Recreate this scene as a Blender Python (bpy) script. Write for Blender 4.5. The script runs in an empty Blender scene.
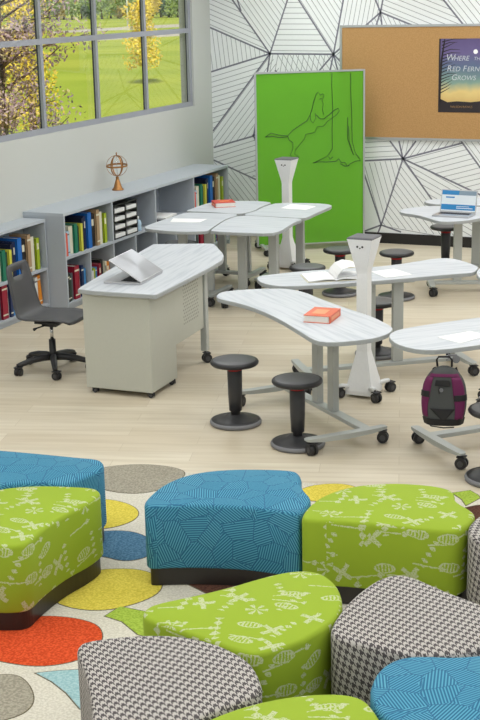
import bpy, bmesh, math, random
from mathutils import Vector, Matrix
random.seed(7)
S = bpy.context.scene
COL = S.collection
PI = math.pi
rad = math.radians

# ------------------------------------------------------------------ node helpers
class E:
    def __init__(s, nt, k): s.nt = nt; s.k = k
    def _m(s, op, *a):
        n = s.nt.nodes.new('ShaderNodeMath'); n.operation = op
        for i, v in enumerate((s,) + a):
            if isinstance(v, E): s.nt.links.new(v.k, n.inputs[i])
            else: n.inputs[i].default_value = float(v)
        return E(s.nt, n.outputs[0])
    def __add__(s, o): return s._m('ADD', o)
    def __sub__(s, o): return s._m('SUBTRACT', o)
    def __mul__(s, o): return s._m('MULTIPLY', o)
    def __truediv__(s, o): return s._m('DIVIDE', o)
    def lt(s, o): return s._m('LESS_THAN', o)
    def gt(s, o): return s._m('GREATER_THAN', o)
    def abs(s): return s._m('ABSOLUTE')
    def frac(s): return s._m('FRACT')
    def sin(s): return s._m('SINE')
    def cos(s): return s._m('COSINE')
    def max(s, o): return s._m('MAXIMUM', o)
    def min(s, o): return s._m('MINIMUM', o)
    def sqrt(s): return s._m('SQRT')
    def atan2(s, o): return s._m('ARCTAN2', o)
    def ss(s, lo, hi):
        n = s.nt.nodes.new('ShaderNodeMapRange'); n.interpolation_type = 'SMOOTHSTEP'
        s.nt.links.new(s.k, n.inputs[0]); n.inputs[1].default_value = lo; n.inputs[2].default_value = hi
        return E(s.nt, n.outputs[0])

def srgb(c):
    def f(v):
        v /= 255.0
        return v / 12.92 if v <= .04045 else ((v + .055) / 1.055) ** 2.4
    return (f(c[0]), f(c[1]), f(c[2]), 1.0)

MATS = {}
def mat(name, col=(200, 200, 200), rough=.6, metal=0., bump=0., bscale=60., spec=.5, coat=0.):
    m = bpy.data.materials.new(name); m.use_nodes = True
    nt = m.node_tree; b = nt.nodes['Principled BSDF']
    b.inputs['Base Color'].default_value = srgb(col)
    b.inputs['Roughness'].default_value = rough
    b.inputs['Metallic'].default_value = metal
    b.inputs['Specular IOR Level'].default_value = spec
    b.inputs['Coat Weight'].default_value = coat
    tc = nt.nodes.new('ShaderNodeTexCoord')
    nz = nt.nodes.new('ShaderNodeTexNoise'); nz.inputs['Scale'].default_value = bscale; nz.inputs['Detail'].default_value = 2
    nt.links.new(tc.outputs['Object'], nz.inputs['Vector'])
    mx = nt.nodes.new('ShaderNodeMixRGB'); mx.blend_type = 'MULTIPLY'
    mx.inputs[0].default_value = .06
    mx.inputs[1].default_value = srgb(col)
    nt.links.new(nz.outputs['Fac'], mx.inputs[2]); nt.links.new(mx.outputs[0], b.inputs['Base Color'])
    if bump:
        bp = nt.nodes.new('ShaderNodeBump'); bp.inputs['Strength'].default_value = bump; bp.inputs['Distance'].default_value = .004
        nt.links.new(nz.outputs['Fac'], bp.inputs['Height']); nt.links.new(bp.outputs[0], b.inputs['Normal'])
    MATS[name] = m
    return m

def nodes_of(m):
    return m.node_tree, m.node_tree.nodes['Principled BSDF']

def mixc(nt, fac, a, b):
    n = nt.nodes.new('ShaderNodeMixRGB')
    if isinstance(fac, E): nt.links.new(fac.k, n.inputs[0])
    else: n.inputs[0].default_value = fac
    for i, v in ((1, a), (2, b)):
        if isinstance(v, tuple): n.inputs[i].default_value = v
        else: nt.links.new(v, n.inputs[i])
    return n.outputs[0]

def uvxy(nt, out='UV', warp=0., wscale=25.):
    tc = nt.nodes.new('ShaderNodeTexCoord'); src = tc.outputs[out]
    if warp:
        nz = nt.nodes.new('ShaderNodeTexNoise'); nz.inputs['Scale'].default_value = wscale
        nt.links.new(src, nz.inputs['Vector'])
        v1 = nt.nodes.new('ShaderNodeVectorMath'); v1.operation = 'SUBTRACT'
        nt.links.new(nz.outputs['Color'], v1.inputs[0]); v1.inputs[1].default_value = (.5, .5, .5)
        v2 = nt.nodes.new('ShaderNodeVectorMath'); v2.operation = 'SCALE'
        nt.links.new(v1.outputs[0], v2.inputs[0]); v2.inputs['Scale'].default_value = warp
        v3 = nt.nodes.new('ShaderNodeVectorMath'); v3.operation = 'ADD'
        nt.links.new(src, v3.inputs[0]); nt.links.new(v2.outputs[0], v3.inputs[1]); src = v3.outputs[0]
    sp = nt.nodes.new('ShaderNodeSeparateXYZ'); nt.links.new(src, sp.inputs[0])
    return src, E(nt, sp.outputs[0]), E(nt, sp.outputs[1])

def vor(nt, src, scale, rnd=1., feature='F1', off=(0, 0, 0)):
    ad = nt.nodes.new('ShaderNodeVectorMath'); ad.operation = 'ADD'; nt.links.new(src, ad.inputs[0]); ad.inputs[1].default_value = off
    v = nt.nodes.new('ShaderNodeTexVoronoi'); v.voronoi_dimensions = '2D'; v.feature = feature
    v.inputs['Scale'].default_value = scale; v.inputs['Randomness'].default_value = rnd
    nt.links.new(ad.outputs[0], v.inputs['Vector'])
    return v, ad.outputs[0]

def fabric_lime():
    m = mat('lime_motif_fabric', (170, 202, 52), .85, bump=.15, bscale=700)
    nt, b = nodes_of(m)
    src, x, y = uvxy(nt, warp=.012, wscale=45)
    tot = None
    def layer(scale, rnd, off, fn):
        nonlocal tot
        v, s2 = vor(nt, src, scale, rnd, off=off)
        d = nt.nodes.new('ShaderNodeVectorMath'); d.operation = 'SUBTRACT'
        nt.links.new(s2, d.inputs[0]); nt.links.new(v.outputs['Position'], d.inputs[1])
        sp = nt.nodes.new('ShaderNodeSeparateXYZ'); nt.links.new(d.outputs[0], sp.inputs[0])
        sc = nt.nodes.new('ShaderNodeSeparateColor'); nt.links.new(v.outputs['Color'], sc.inputs[0])
        r = fn(E(nt, sp.outputs[0]), E(nt, sp.outputs[1]), E(nt, sc.outputs[0]), E(nt, sc.outputs[1]))
        tot = r if tot is None else tot.max(r)
    def rot(lx, ly, a):
        c, s = a.cos(), a.sin()
        return lx * c - ly * s, lx * s + ly * c
    def motifs(lx, ly, r1, r2):
        a, c = rot(lx, ly, r2 * .9 + .45)
        cross = (a.abs().min(c.abs()).lt(.0105)) * (a.abs().max(c.abs()).lt(.05)) * r1.lt(.34)
        a2, c2 = rot(lx, ly, r2 * .8 - .4)
        e = (a2 * a2) / (.05 ** 2) + (c2 * c2) / (.024 ** 2)
        ell = e.lt(1.) * ((e.gt(.6)) .max((a2 * 420.).sin().gt(.1))) * r1.gt(.34) * r1.lt(.62)
        rr = (lx * lx + ly * ly).sqrt(); th = ly.atan2(lx)
        star = rr.lt(.044) * (th * 6.).cos().gt(.25) * r1.gt(.62) * r1.lt(.78)
        a3, c3 = rot(lx, ly, r2 * .5 + 1.3)
        fig = a3.abs().lt(.075) * (c3.abs() - (a3 * 150.).sin() * .008).lt(.009) * r1.gt(.78)
        return cross.max(ell).max(star).max(fig)
    layer(6.7, .8, (0, 0, 0), motifs)
    def stems(lx, ly, r1, r2):
        a, c = rot(lx, ly, r2 * .5 - .25)
        st = c.abs().lt(.0034) * a.abs().lt(.075)
        q = a - .055
        bl = (q * q + c * c).sqrt().lt(.013)
        return st.max(bl) * r1.gt(.18)
    layer(6.0, .8, (3.1, 1.7, 0), stems)
    def sprigs(lx, ly, r1, r2):
        a, c = rot(lx, ly, r2 * 1.2 + 1.0)
        return (a.abs().lt(.075)) * ((c.abs() - (a * 190.).sin() * .011).lt(.0045)) * r1.gt(.25)
    layer(4.4, .7, (7.3, 4.4, 0), sprigs)
    nz = nt.nodes.new('ShaderNodeTexNoise'); nz.inputs['Scale'].default_value = 160.; nt.links.new(src, nz.inputs['Vector'])
    rag = E(nt, nz.outputs['Fac']).ss(.34, .5)
    c = mixc(nt, tot * rag * .8, srgb((150, 176, 38)), srgb((200, 206, 172)))
    nt.links.new(c, b.inputs['Base Color'])
    return m

def fabric_blue():
    m = mat('blue_hatched_fabric', (40, 125, 165), .85, bump=.12, bscale=700)
    nt, b = nodes_of(m)
    src, x, y = uvxy(nt)
    v, s2 = vor(nt, src, 9., 1.)
    v.distance = 'MANHATTAN'
    sc = nt.nodes.new('ShaderNodeSeparateColor'); nt.links.new(v.outputs['Color'], sc.inputs[0])
    a = E(nt, sc.outputs[0]) * PI
    st = ((x * a.cos() + y * a.sin()) * 560.).sin().ss(-.3, .5)
    ve, _ = vor(nt, src, 9., 1., feature='DISTANCE_TO_EDGE')
    edge = E(nt, ve.outputs['Distance']).lt(.022)
    # seams of the patchwork: where the nearest cell changes
    tone = E(nt, sc.outputs[1]) * .5
    light = mixc(nt, tone, srgb((100, 174, 200)), srgb((68, 152, 186)))
    c = mixc(nt, st * .85, srgb((20, 100, 138)), light)
    c = mixc(nt, edge * .7, c, srgb((36, 96, 136)))
    nt.links.new(c, b.inputs['Base Color'])
    return m

def fabric_houndstooth():
    m = mat('houndstooth_fabric', (150, 145, 140), .9, bump=.15, bscale=800)
    nt, b = nodes_of(m)
    src, x, y = uvxy(nt)
    k = 1 / .0285
    ca, sa = math.cos(.22), math.sin(.22)
    u = (x * ca - y * sa) * k; w = (x * sa + y * ca) * k
    warp = u.frac().lt(.5); weft = w.frac().lt(.5)
    sel = ((u + w) * 2.).frac().lt(.5)
    t = warp * sel + weft * (sel * -1. + 1.)
    c = mixc(nt, t, srgb((192, 187, 182)), srgb((80, 75, 77)))
    nt.links.new(c, b.inputs['Base Color'])
    return m

def mat_wood_floor():
    m = mat('oak_plank_floor', (226, 208, 180), .42)
    nt, b = nodes_of(m)
    src, x, y = uvxy(nt, 'Object')
    an = rad(17); ca, sa = math.cos(an), math.sin(an)
    u = x * ca + y * sa; w = y * ca - x * sa
    cb = nt.nodes.new('ShaderNodeCombineXYZ'); nt.links.new(u.k, cb.inputs[0]); nt.links.new(w.k, cb.inputs[1])
    br = nt.nodes.new('ShaderNodeTexBrick'); br.inputs['Scale'].default_value = 1.
    br.inputs['Brick Width'].default_value = 1.25; br.inputs['Row Height'].default_value = .155
    br.inputs['Mortar Size'].default_value = .0016; br.inputs['Mortar Smooth'].default_value = .3
    br.inputs['Color1'].default_value = srgb((222, 212, 192)); br.inputs['Color2'].default_value = srgb((207, 194, 171))
    br.inputs['Mortar'].default_value = srgb((190, 176, 152)); br.offset = .37
    nt.links.new(cb.outputs[0], br.inputs['Vector'])
    cb2 = nt.nodes.new('ShaderNodeCombineXYZ'); nt.links.new((u * 1.3).k, cb2.inputs[0]); nt.links.new((w * 17.).k, cb2.inputs[1])
    nz = nt.nodes.new('ShaderNodeTexNoise'); nz.inputs['Scale'].default_value = 1.1; nz.inputs['Detail'].default_value = 4; nt.links.new(cb2.outputs[0], nz.inputs['Vector'])
    f = E(nt, nz.outputs['Fac']).ss(.36, .7)
    c = mixc(nt, f * .5, br.outputs['Color'], srgb((192, 178, 153)))
    nt.links.new(c, b.inputs['Base Color'])
    return m

def mat_laminate():
    m = mat('white_woodgrain_laminate', (216, 220, 224), .5, spec=.35)
    nt, b = nodes_of(m)
    src, u, w = uvxy(nt, 'UV')
    cb2 = nt.nodes.new('ShaderNodeCombineXYZ'); nt.links.new((u * 1.6).k, cb2.inputs[0]); nt.links.new((w * 26.).k, cb2.inputs[1])
    nz = nt.nodes.new('ShaderNodeTexNoise'); nz.inputs['Scale'].default_value = 1.2; nz.inputs['Detail'].default_value = 4; nt.links.new(cb2.outputs[0], nz.inputs['Vector'])
    f = E(nt, nz.outputs['Fac']).ss(.42, .68)
    c = mixc(nt, f * .5, srgb((206, 210, 216)), srgb((166, 174, 184)))
    nt.links.new(c, b.inputs['Base Color'])
    return m

def pile(name, col, col2, scale=420.):
    m = mat(name, col, .95, spec=.15)
    nt, b = nodes_of(m)
    tc = nt.nodes.new('ShaderNodeTexCoord')
    nz = nt.nodes.new('ShaderNodeTexNoise'); nz.inputs['Scale'].default_value = scale * .22; nz.inputs['Detail'].default_value = 3
    nt.links.new(tc.outputs['Object'], nz.inputs['Vector'])
    f = E(nt, nz.outputs['Fac']).ss(.38, .62)
    nt.links.new(mixc(nt, f, srgb(col), srgb(col2)), b.inputs['Base Color'])
    bp = nt.nodes.new('ShaderNodeBump'); bp.inputs['Strength'].default_value = .7; bp.inputs['Distance'].default_value = .006
    nt.links.new(nz.outputs['Fac'], bp.inputs['Height']); nt.links.new(bp.outputs[0], b.inputs['Normal'])
    return m

def mat_glass(name, tint=(1, 1, 1), clear=.93):
    m = bpy.data.materials.new(name); m.use_nodes = True; nt = m.node_tree; nt.nodes.clear()
    o = nt.nodes.new('ShaderNodeOutputMaterial'); t = nt.nodes.new('ShaderNodeBsdfTransparent'); t.inputs[0].default_value = (*tint, 1)
    g = nt.nodes.new('ShaderNodeBsdfGlossy'); g.inputs['Roughness'].default_value = .02
    x = nt.nodes.new('ShaderNodeMixShader'); x.inputs[0].default_value = 1 - clear
    nt.links.new(t.outputs[0], x.inputs[1]); nt.links.new(g.outputs[0], x.inputs[2]); nt.links.new(x.outputs[0], o.inputs[0])
    return m

def mat_green_glass():
    m = bpy.data.materials.new('lime_marker_glass'); m.use_nodes = True; nt = m.node_tree
    b = nt.nodes['Principled BSDF']; b.inputs['Base Color'].default_value = srgb((120, 194, 58)); b.inputs['Roughness'].default_value = .16
    o = nt.nodes['Material Output']
    t = nt.nodes.new('ShaderNodeBsdfTransparent'); t.inputs[0].default_value = srgb((180, 228, 110))
    x = nt.nodes.new('ShaderNodeMixShader'); x.inputs[0].default_value = .38
    nt.links.new(b.outputs[0], x.inputs[1]); nt.links.new(t.outputs[0], x.inputs[2]); nt.links.new(x.outputs[0], o.inputs[0])
    return m

def mat_leaf(name, c1, c2, tr=.3):
    m = mat(name, c1, .7, spec=.2); nt, b = nodes_of(m)
    tc = nt.nodes.new('ShaderNodeTexCoord')
    nz = nt.nodes.new('ShaderNodeTexNoise'); nz.inputs['Scale'].default_value = 6.; nt.links.new(tc.outputs['Object'], nz.inputs['Vector'])
    f = E(nt, nz.outputs['Fac']).ss(.4, .6)
    nt.links.new(mixc(nt, f, srgb(c1), srgb(c2)), b.inputs['Base Color'])
    return m

# ------------------------------------------------------------------ mesh helpers
class MB:
    def __init__(s): s.bm = bmesh.new(); s.uv = s.bm.loops.layers.uv.new('UVMap')
    def face(s, pts, mi=0, smooth=False):
        f = s.bm.faces.new([s.bm.verts.new(p) for p in pts]); f.material_index = mi; f.smooth = smooth
        return f
    def box(s, c, d, mi=0, rz=0., bev=0., M=None):
        bm = bmesh.new(); bmesh.ops.create_cube(bm, size=1)
        bmesh.ops.scale(bm, vec=d, verts=bm.verts)
        if bev: bmesh.ops.bevel(bm, geom=list(bm.edges), offset=bev, segments=2, affect='EDGES', profile=.6)
        T = Matrix.Translation(c) @ Matrix.Rotation(rz, 4, 'Z')
        if M is not None: T = M @ T
        bm.transform(T); s.merge(bm, mi, smooth=False)
    def merge(s, bm, mi=0, smooth=False):
        mp = {}
        for v in bm.verts: mp[v] = s.bm.verts.new(v.co)
        for f in bm.faces:
            try:
                g = s.bm.faces.new([mp[v] for v in f.verts]); g.material_index = mi; g.smooth = smooth
            except ValueError: pass
        bm.free()
    def cyl(s, p0, p1, r0, r1=None, n=16, mi=0, caps=True):
        r1 = r0 if r1 is None else r1
        p0 = Vector(p0); p1 = Vector(p1); ax = (p1 - p0).normalized()
        a = ax.orthogonal().normalized(); b = ax.cross(a)
        A = [s.bm.verts.new(p0 + (a * math.cos(2 * PI * i / n) + b * math.sin(2 * PI * i / n)) * r0) for i in range(n)]
        B = [s.bm.verts.new(p1 + (a * math.cos(2 * PI * i / n) + b * math.sin(2 * PI * i / n)) * r1) for i in range(n)]
        for i in range(n):
            f = s.bm.faces.new([A[i], A[(i + 1) % n], B[(i + 1) % n], B[i]]); f.smooth = True; f.material_index = mi
        if caps:
            f = s.bm.faces.new(A[::-1]); f.material_index = mi
            f = s.bm.faces.new(B); f.material_index = mi
    def lathe(s, prof, c=(0, 0, 0), n=28, mi=0, mis=None):
        rings = []
        for r, z in prof:
            if r < 1e-6: rings.append([s.bm.verts.new((c[0], c[1], c[2] + z))])
            else: rings.append([s.bm.verts.new((c[0] + r * math.cos(2 * PI * i / n), c[1] + r * math.sin(2 * PI * i / n), c[2] + z)) for i in range(n)])
        for k in range(len(rings) - 1):
            A, B = rings[k], rings[k + 1]
            for i in range(n):
                a = [A[0]] if len(A) == 1 else [A[i], A[(i + 1) % n]]
                b = [B[0]] if len(B) == 1 else [B[(i + 1) % n], B[i]]
                if len(a) + len(b) < 3: continue
                f = s.bm.faces.new(a + b); f.smooth = True; f.material_index = mis[k] if mis else mi
    def tube(s, pts, r, n=8, mi=0, closed=False, flat=1.):
        pts = [Vector(p) for p in pts]; rings = []; N = len(pts); prev = None
        for i, p in enumerate(pts):
            a = pts[(i - 1) % N] if (closed or i) else p
            b = pts[(i + 1) % N] if (closed or i < N - 1) else p
            t = (b - a).normalized()
            if prev is None: x = t.orthogonal().normalized()
            else: x = (prev - t * prev.dot(t)).normalized()
            prev = x; y = t.cross(x)
            rr = r[i] if isinstance(r, (list, tuple)) else r
            rings.append([s.bm.verts.new(p + x * rr * math.cos(2 * PI * k / n) + y * rr * flat * math.sin(2 * PI * k / n)) for k in range(n)])
        for i in range(N if closed else N - 1):
            A, B = rings[i], rings[(i + 1) % N]
            for k in range(n):
                f = s.bm.faces.new([A[k], A[(k + 1) % n], B[(k + 1) % n], B[k]]); f.smooth = True; f.material_index = mi
        if not closed:
            s.bm.faces.new(rings[0][::-1]).material_index = mi; s.bm.faces.new(rings[-1]).material_index = mi
    def loft(s, loops, mi=0, caps=True, smooth=True, mis=None):
        R = [[s.bm.verts.new(p) for p in L] for L in loops]; n = len(R[0])
        for k in range(len(R) - 1):
            for i in range(n):
                f = s.bm.faces.new([R[k][i], R[k][(i + 1) % n], R[k + 1][(i + 1) % n], R[k + 1][i]]); f.smooth = smooth
                f.material_index = mis[k] if mis else mi
        if caps:
            s.bm.faces.new(R[0][::-1]).material_index = mis[0] if mis else mi
            s.bm.faces.new(R[-1]).material_index = mis[-1] if mis else mi
    def prism(s, poly, z0, z1, mi=0, edge_mi=None, inset=.004):
        poly = ccw(poly); e = mi if edge_mi is None else edge_mi
        inn = offset(poly, inset)
        s.loft([[(x, y, z0) for x, y in inn], [(x, y, z0 + inset) for x, y in poly], [(x, y, z1 - inset) for x, y in poly], [(x, y, z1) for x, y in inn]],
               mis=[e, e, e, mi], smooth=False)
    def build(s, name, mats, parent=None, uvmode=None, loc=None, fixn=True):
        if fixn: bmesh.ops.recalc_face_normals(s.bm, faces=s.bm.faces)
        me = bpy.data.meshes.new(name)
        if uvmode:
            ang = uvmode[0]; ca, sa = math.cos(ang), math.sin(ang)
            for f in s.bm.faces:
                nn = f.normal
                for l in f.loops:
                    p = l.vert.co
                    if abs(nn.z) > .5: l[s.uv].uv = (p.x * ca + p.y * sa, -p.x * sa + p.y * ca)
        s.bm.to_mesh(me); s.bm.free()
        for m in (mats if isinstance(mats, (list, tuple)) else [mats]): me.materials.append(m)
        o = bpy.data.objects.new(name, me); COL.objects.link(o)
        if parent is not None: o.parent = parent
        if loc is not None: o.location = loc
        return o

def area2(p): return sum(p[i][0] * p[(i + 1) % len(p)][1] - p[(i + 1) % len(p)][0] * p[i][1] for i in range(len(p)))
def ccw(p): return list(p) if area2(p) > 0 else list(p)[::-1]
def offset(p, d):
    out = []; n = len(p)
    for i in range(n):
        a, b, c = Vector(p[i - 1]), Vector(p[i]), Vector(p[(i + 1) % n])
        n1 = Vector((-(b - a).y, (b - a).x)); n2 = Vector((-(c - b).y, (c - b).x))
        if n1.length < 1e-9: n1 = n2
        if n2.length < 1e-9: n2 = n1
        n1.normalize(); n2.normalize(); m = n1 + n2
        if m.length < 1e-6: m = n1
        m.normalize(); k = max(.45, m.dot(n1)); q = b + m * (d / k); out.append((q.x, q.y))
    return out
def chaikin(p, n=2, keep=.25):
    for _ in range(n):
        q = []
        for i in range(len(p)):
            a, b = p[i], p[(i + 1) % len(p)]
            q.append((a[0] * (1 - keep) + b[0] * keep, a[1] * (1 - keep) + b[1] * keep))
            q.append((a[0] * keep + b[0] * (1 - keep), a[1] * keep + b[1] * (1 - keep)))
        p = q
    return p
def centroid(p): return sum(q[0] for q in p) / len(p), sum(q[1] for q in p) / len(p)

def tag(o, label=None, cat=None, group=None, kind=None):
    if label: o['label'] = label
    if cat: o['category'] = cat
    if group: o['group'] = group
    if kind: o['kind'] = kind
    return o
def empty(name, loc, rz=0., label=None, cat=None, group=None):
    o = bpy.data.objects.new(name, None); COL.objects.link(o); o.location = loc; o.rotation_euler = (0, 0, rz); o.empty_display_size = .1
    return tag(o, label, cat, group)
def children(o): return [c for c in bpy.data.objects if c.parent == o]
def copy_tree(o, parent=None):
    c = o.copy(); COL.objects.link(c)
    if parent is not None: c.parent = parent
    for ch in children(o): copy_tree(ch, c)
    return c
ORD = ['first', 'second', 'third', 'fourth', 'fifth', 'sixth', 'seventh', 'eighth', 'ninth', 'tenth', 'eleventh', 'twelfth', 'thirteenth', 'fourteenth', 'fifteenth', 'sixteenth', 'seventeenth', 'eighteenth', 'nineteenth', 'twentieth', 'twenty-first', 'twenty-second', 'twenty-third']

# ------------------------------------------------------------------ materials
M_LIME, M_BLUE, M_HOUND = fabric_lime(), fabric_blue(), fabric_houndstooth()
M_FLOOR, M_LAM = mat_wood_floor(), mat_laminate()
M_WALL = mat('pale_grey_wall_paint', (200, 202, 198), .8, bump=.08, bscale=160)
M_PAPER = mat('white_wallpaper', (243, 246, 247), .8)
M_LINE = mat('slate_wallpaper_line', (122, 122, 136), .8)
M_HATCH = mat('grey_wallpaper_hatching', (156, 158, 163), .8)
M_CEIL = mat('ceiling_white', (235, 235, 232), .9)
M_BLACK = mat('black_baseboard', (30, 28, 28), .5)
M_FRAME = mat('window_frame_grey', (158, 161, 171), .45)
M_FRAMED = mat('window_frame_dark', (40, 44, 62), .5)
M_GLASS = mat_glass('window_glass')
M_GREEN = mat_green_glass()
M_ALU = mat('brushed_aluminium', (196, 199, 202), .35, .7)
M_SILV = mat('silver_table_steel', (186, 190, 188), .42, .25)
M_EDGE = mat('grey_edge_band', (166, 170, 172), .5)
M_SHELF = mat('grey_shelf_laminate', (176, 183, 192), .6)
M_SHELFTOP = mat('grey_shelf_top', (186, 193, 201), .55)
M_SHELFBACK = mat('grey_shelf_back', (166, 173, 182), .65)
M_DESK = mat('beige_desk_steel', (192, 193, 182), .5)
M_HOLE = mat('perforation_dark', (150, 150, 140), .7)
M_BLK = mat('black_plastic', (40, 40, 43), .45, bump=.05, bscale=300)
M_CHAR = mat('charcoal_plastic', (74, 74, 77), .5, bump=.05, bscale=300)
M_SEATTOP = mat('dark_grey_vinyl', (98, 99, 102), .42, bump=.06, bscale=200)
M_RIM = mat('grey_rubber_rim', (128, 128, 132), .55)
M_STOOL = mat('stool_black_plastic', (54, 54, 57), .45, bump=.05, bscale=300)
M_RED = mat('red_collar', (170, 26, 34), .45)
M_WHITE = mat('white_powder_coat', (238, 239, 240), .4)
M_GREYPAD = mat('grey_charging_pad', (104, 104, 110), .6)
M_CORK = None
M_BASE = mat('black_plinth_laminate', (40, 35, 33), .38)
M_PAGE = mat('book_paper', (240, 238, 230), .85)
M_SHEET = mat('white_sheet_paper', (250, 250, 250), .8)
M_BRASS = mat('antique_copper', (176, 126, 78), .35, .85)
M_CHROME = mat('chrome', (215, 215, 215), .15, 1.)
M_SILVER = mat('laptop_silver', (200, 200, 203), .34, .75)
M_KEYS = mat('laptop_keys', (46, 46, 50), .6)

def cork():
    m = mat('cork', (196, 146, 88), .9, bump=.25, bscale=220)
    nt, b = nodes_of(m); tc = nt.nodes.new('ShaderNodeTexCoord')
    nz = nt.nodes.new('ShaderNodeTexNoise'); nz.inputs['Scale'].default_value = 90.; nz.inputs['Detail'].default_value = 5
    nt.links.new(tc.outputs['Object'], nz.inputs['Vector'])
    nt.links.new(mixc(nt, E(nt, nz.outputs['Fac']).ss(.3, .7), srgb((176, 135, 84)), srgb((190, 149, 98))), b.inputs['Base Color'])
    return m
M_CORK = cork()
def brushed():
    m = mat('radial_brushed_lid', (166, 167, 172), .36, .9); nt, b = nodes_of(m)
    b.inputs['Anisotropic'].default_value = .8
    tg = nt.nodes.new('ShaderNodeTangent'); tg.direction_type = 'RADIAL'; tg.axis = 'Z'
    nt.links.new(tg.outputs[0], b.inputs['Tangent'])
    return m
M_LID = brushed()

# ------------------------------------------------------------------ room shell
WX, WY = -6.587, 14.195     # left wall plane, back wall plane
CZ = 3.25                   # ceiling height
RX, NY = 4.2, -3.0          # how far floor and ceiling run to the right and towards the viewer
b = MB(); b.box(((WX - .2 + RX) / 2, (NY + WY + .2) / 2, -.05), (RX - WX + .2, WY + .2 - NY, .1)); tag(b.build('floor', M_FLOOR), kind='structure')
b = MB(); b.box(((WX - .2 + RX) / 2, (NY + WY + .2) / 2, CZ + .05), (RX - WX + .2, WY + .2 - NY, .1)); tag(b.build('ceiling', M_CEIL), kind='structure')

# left wall with the window opening
OY0, OY1, OZ0, OZ1 = 7.55, 13.735, 1.508, 3.0
b = MB(); T = .16
b.box((WX - T / 2, (NY + OY0) / 2, CZ / 2), (T, OY0 - NY, CZ))
b.box((WX - T / 2, (OY1 + WY + .16) / 2, CZ / 2), (T, WY + .16 - OY1, CZ))
b.box((WX - T / 2, (OY0 + OY1) / 2, OZ0 / 2), (T, OY1 - OY0, OZ0))
b.box((WX - T / 2, (OY0 + OY1) / 2, (OZ1 + CZ) / 2), (T, OY1 - OY0, CZ - OZ1))
tag(b.build('wall_left', M_WALL), kind='structure')

win = empty('window_1', (WX, 10.6, OZ0)); win['kind'] = 'structure'
def W(x, y, z): return (x, y - 10.6, z - OZ0)
b = MB()
fx0, fx1 = -.05, -.022
def bar(y0, y1, z0, z1, mm=b):
    mm.box(((fx0 + fx1) / 2, (y0 + y1) / 2 - 10.6, (z0 + z1) / 2 - OZ0), (fx1 - fx0, y1 - y0, z1 - z0), 0)
bar(OY0, OY1, OZ0, OZ0 + .05); bar(OY0, OY1, OZ1 - .05, OZ1); bar(OY0, OY0 + .06, OZ0 + .05, OZ1 - .05); bar(OY1 - .06, OY1, OZ0 + .05, OZ1 - .05)
ys = [8.66, 9.655, 10.655, 11.65, 12.665]
b.build('window_frame', M_FRAME, win)
b = MB()
for y in ys: bar(y - .021, y + .021, OZ0 + .05, OZ1 - .05, b)
for a, c in zip([OY0 + .06] + [y + .021 for y in ys], [y - .021 for y in ys] + [OY1 - .06]): bar(a, c, 2.296, 2.346, b)
b.build('glazing_bars', M_FRAME, win)
b = MB()   # dark outer half of frame and bars
def dbar(y0, y1, z0, z1): b.box((-.0585, (y0 + y1) / 2 - 10.6, (z0 + z1) / 2 - OZ0), (.016, y1 - y0, z1 - z0))
for y in ys: dbar(y - .02, y + .02, OZ0, OZ1)
dbar(OY0, OY0 + .05, OZ0, OZ1); dbar(OY1 - .05, OY1, OZ0, OZ1); dbar(OY0, OY1, OZ0, OZ0 + .03); dbar(OY0, OY1, OZ1 - .04, OZ1); dbar(OY0, OY1, 2.308, 2.334)
b.build('outer_frame', M_FRAMED, win)
edges_y = [OY0 + .05] + ys + [OY1 - .05]
for i in range(6):
    for z0, z1 in ((OZ0 + .03, 2.31), (2.33, OZ1 - .04)):
        b = MB(); b.box((-.059, (edges_y[i] + edges_y[i + 1]) / 2 - 10.6, (z0 + z1) / 2 - OZ0), (.004, edges_y[i + 1] - edges_y[i] - .045, z1 - z0))
        b.build('pane', M_GLASS, win)

# back wall with printed geometric paper
def clip_poly_line(poly, n, c):
    pts = []
    for i in range(len(poly)):
        a, q = poly[i], poly[(i + 1) % len(poly)]
        da = a[0] * n[0] + a[1] * n[1] - c; dq = q[0] * n[0] + q[1] * n[1] - c
        if (da < 0) != (dq < 0):
            t = da / (da - dq); pts.append((a[0] + (q[0] - a[0]) * t, a[1] + (q[1] - a[1]) * t))
    return pts
b = MB()
b.box(((WX + RX) / 2, WY + .08, CZ / 2), (RX - WX, .16, CZ), 0)
def strip(p, q, w, mi, lift):
    d = Vector((q[0] - p[0], q[1] - p[1]))
    if d.length < 1e-4: return
    n = Vector((-d.y, d.x)).normalized() * w / 2
    f = b.face([(p[0] + n.x, WY - lift, p[1] + n.y), (q[0] + n.x, WY - lift, q[1] + n.y), (q[0] - n.x, WY - lift, q[1] - n.y), (p[0] - n.x, WY - lift, p[1] - n.y)], mi)
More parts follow.
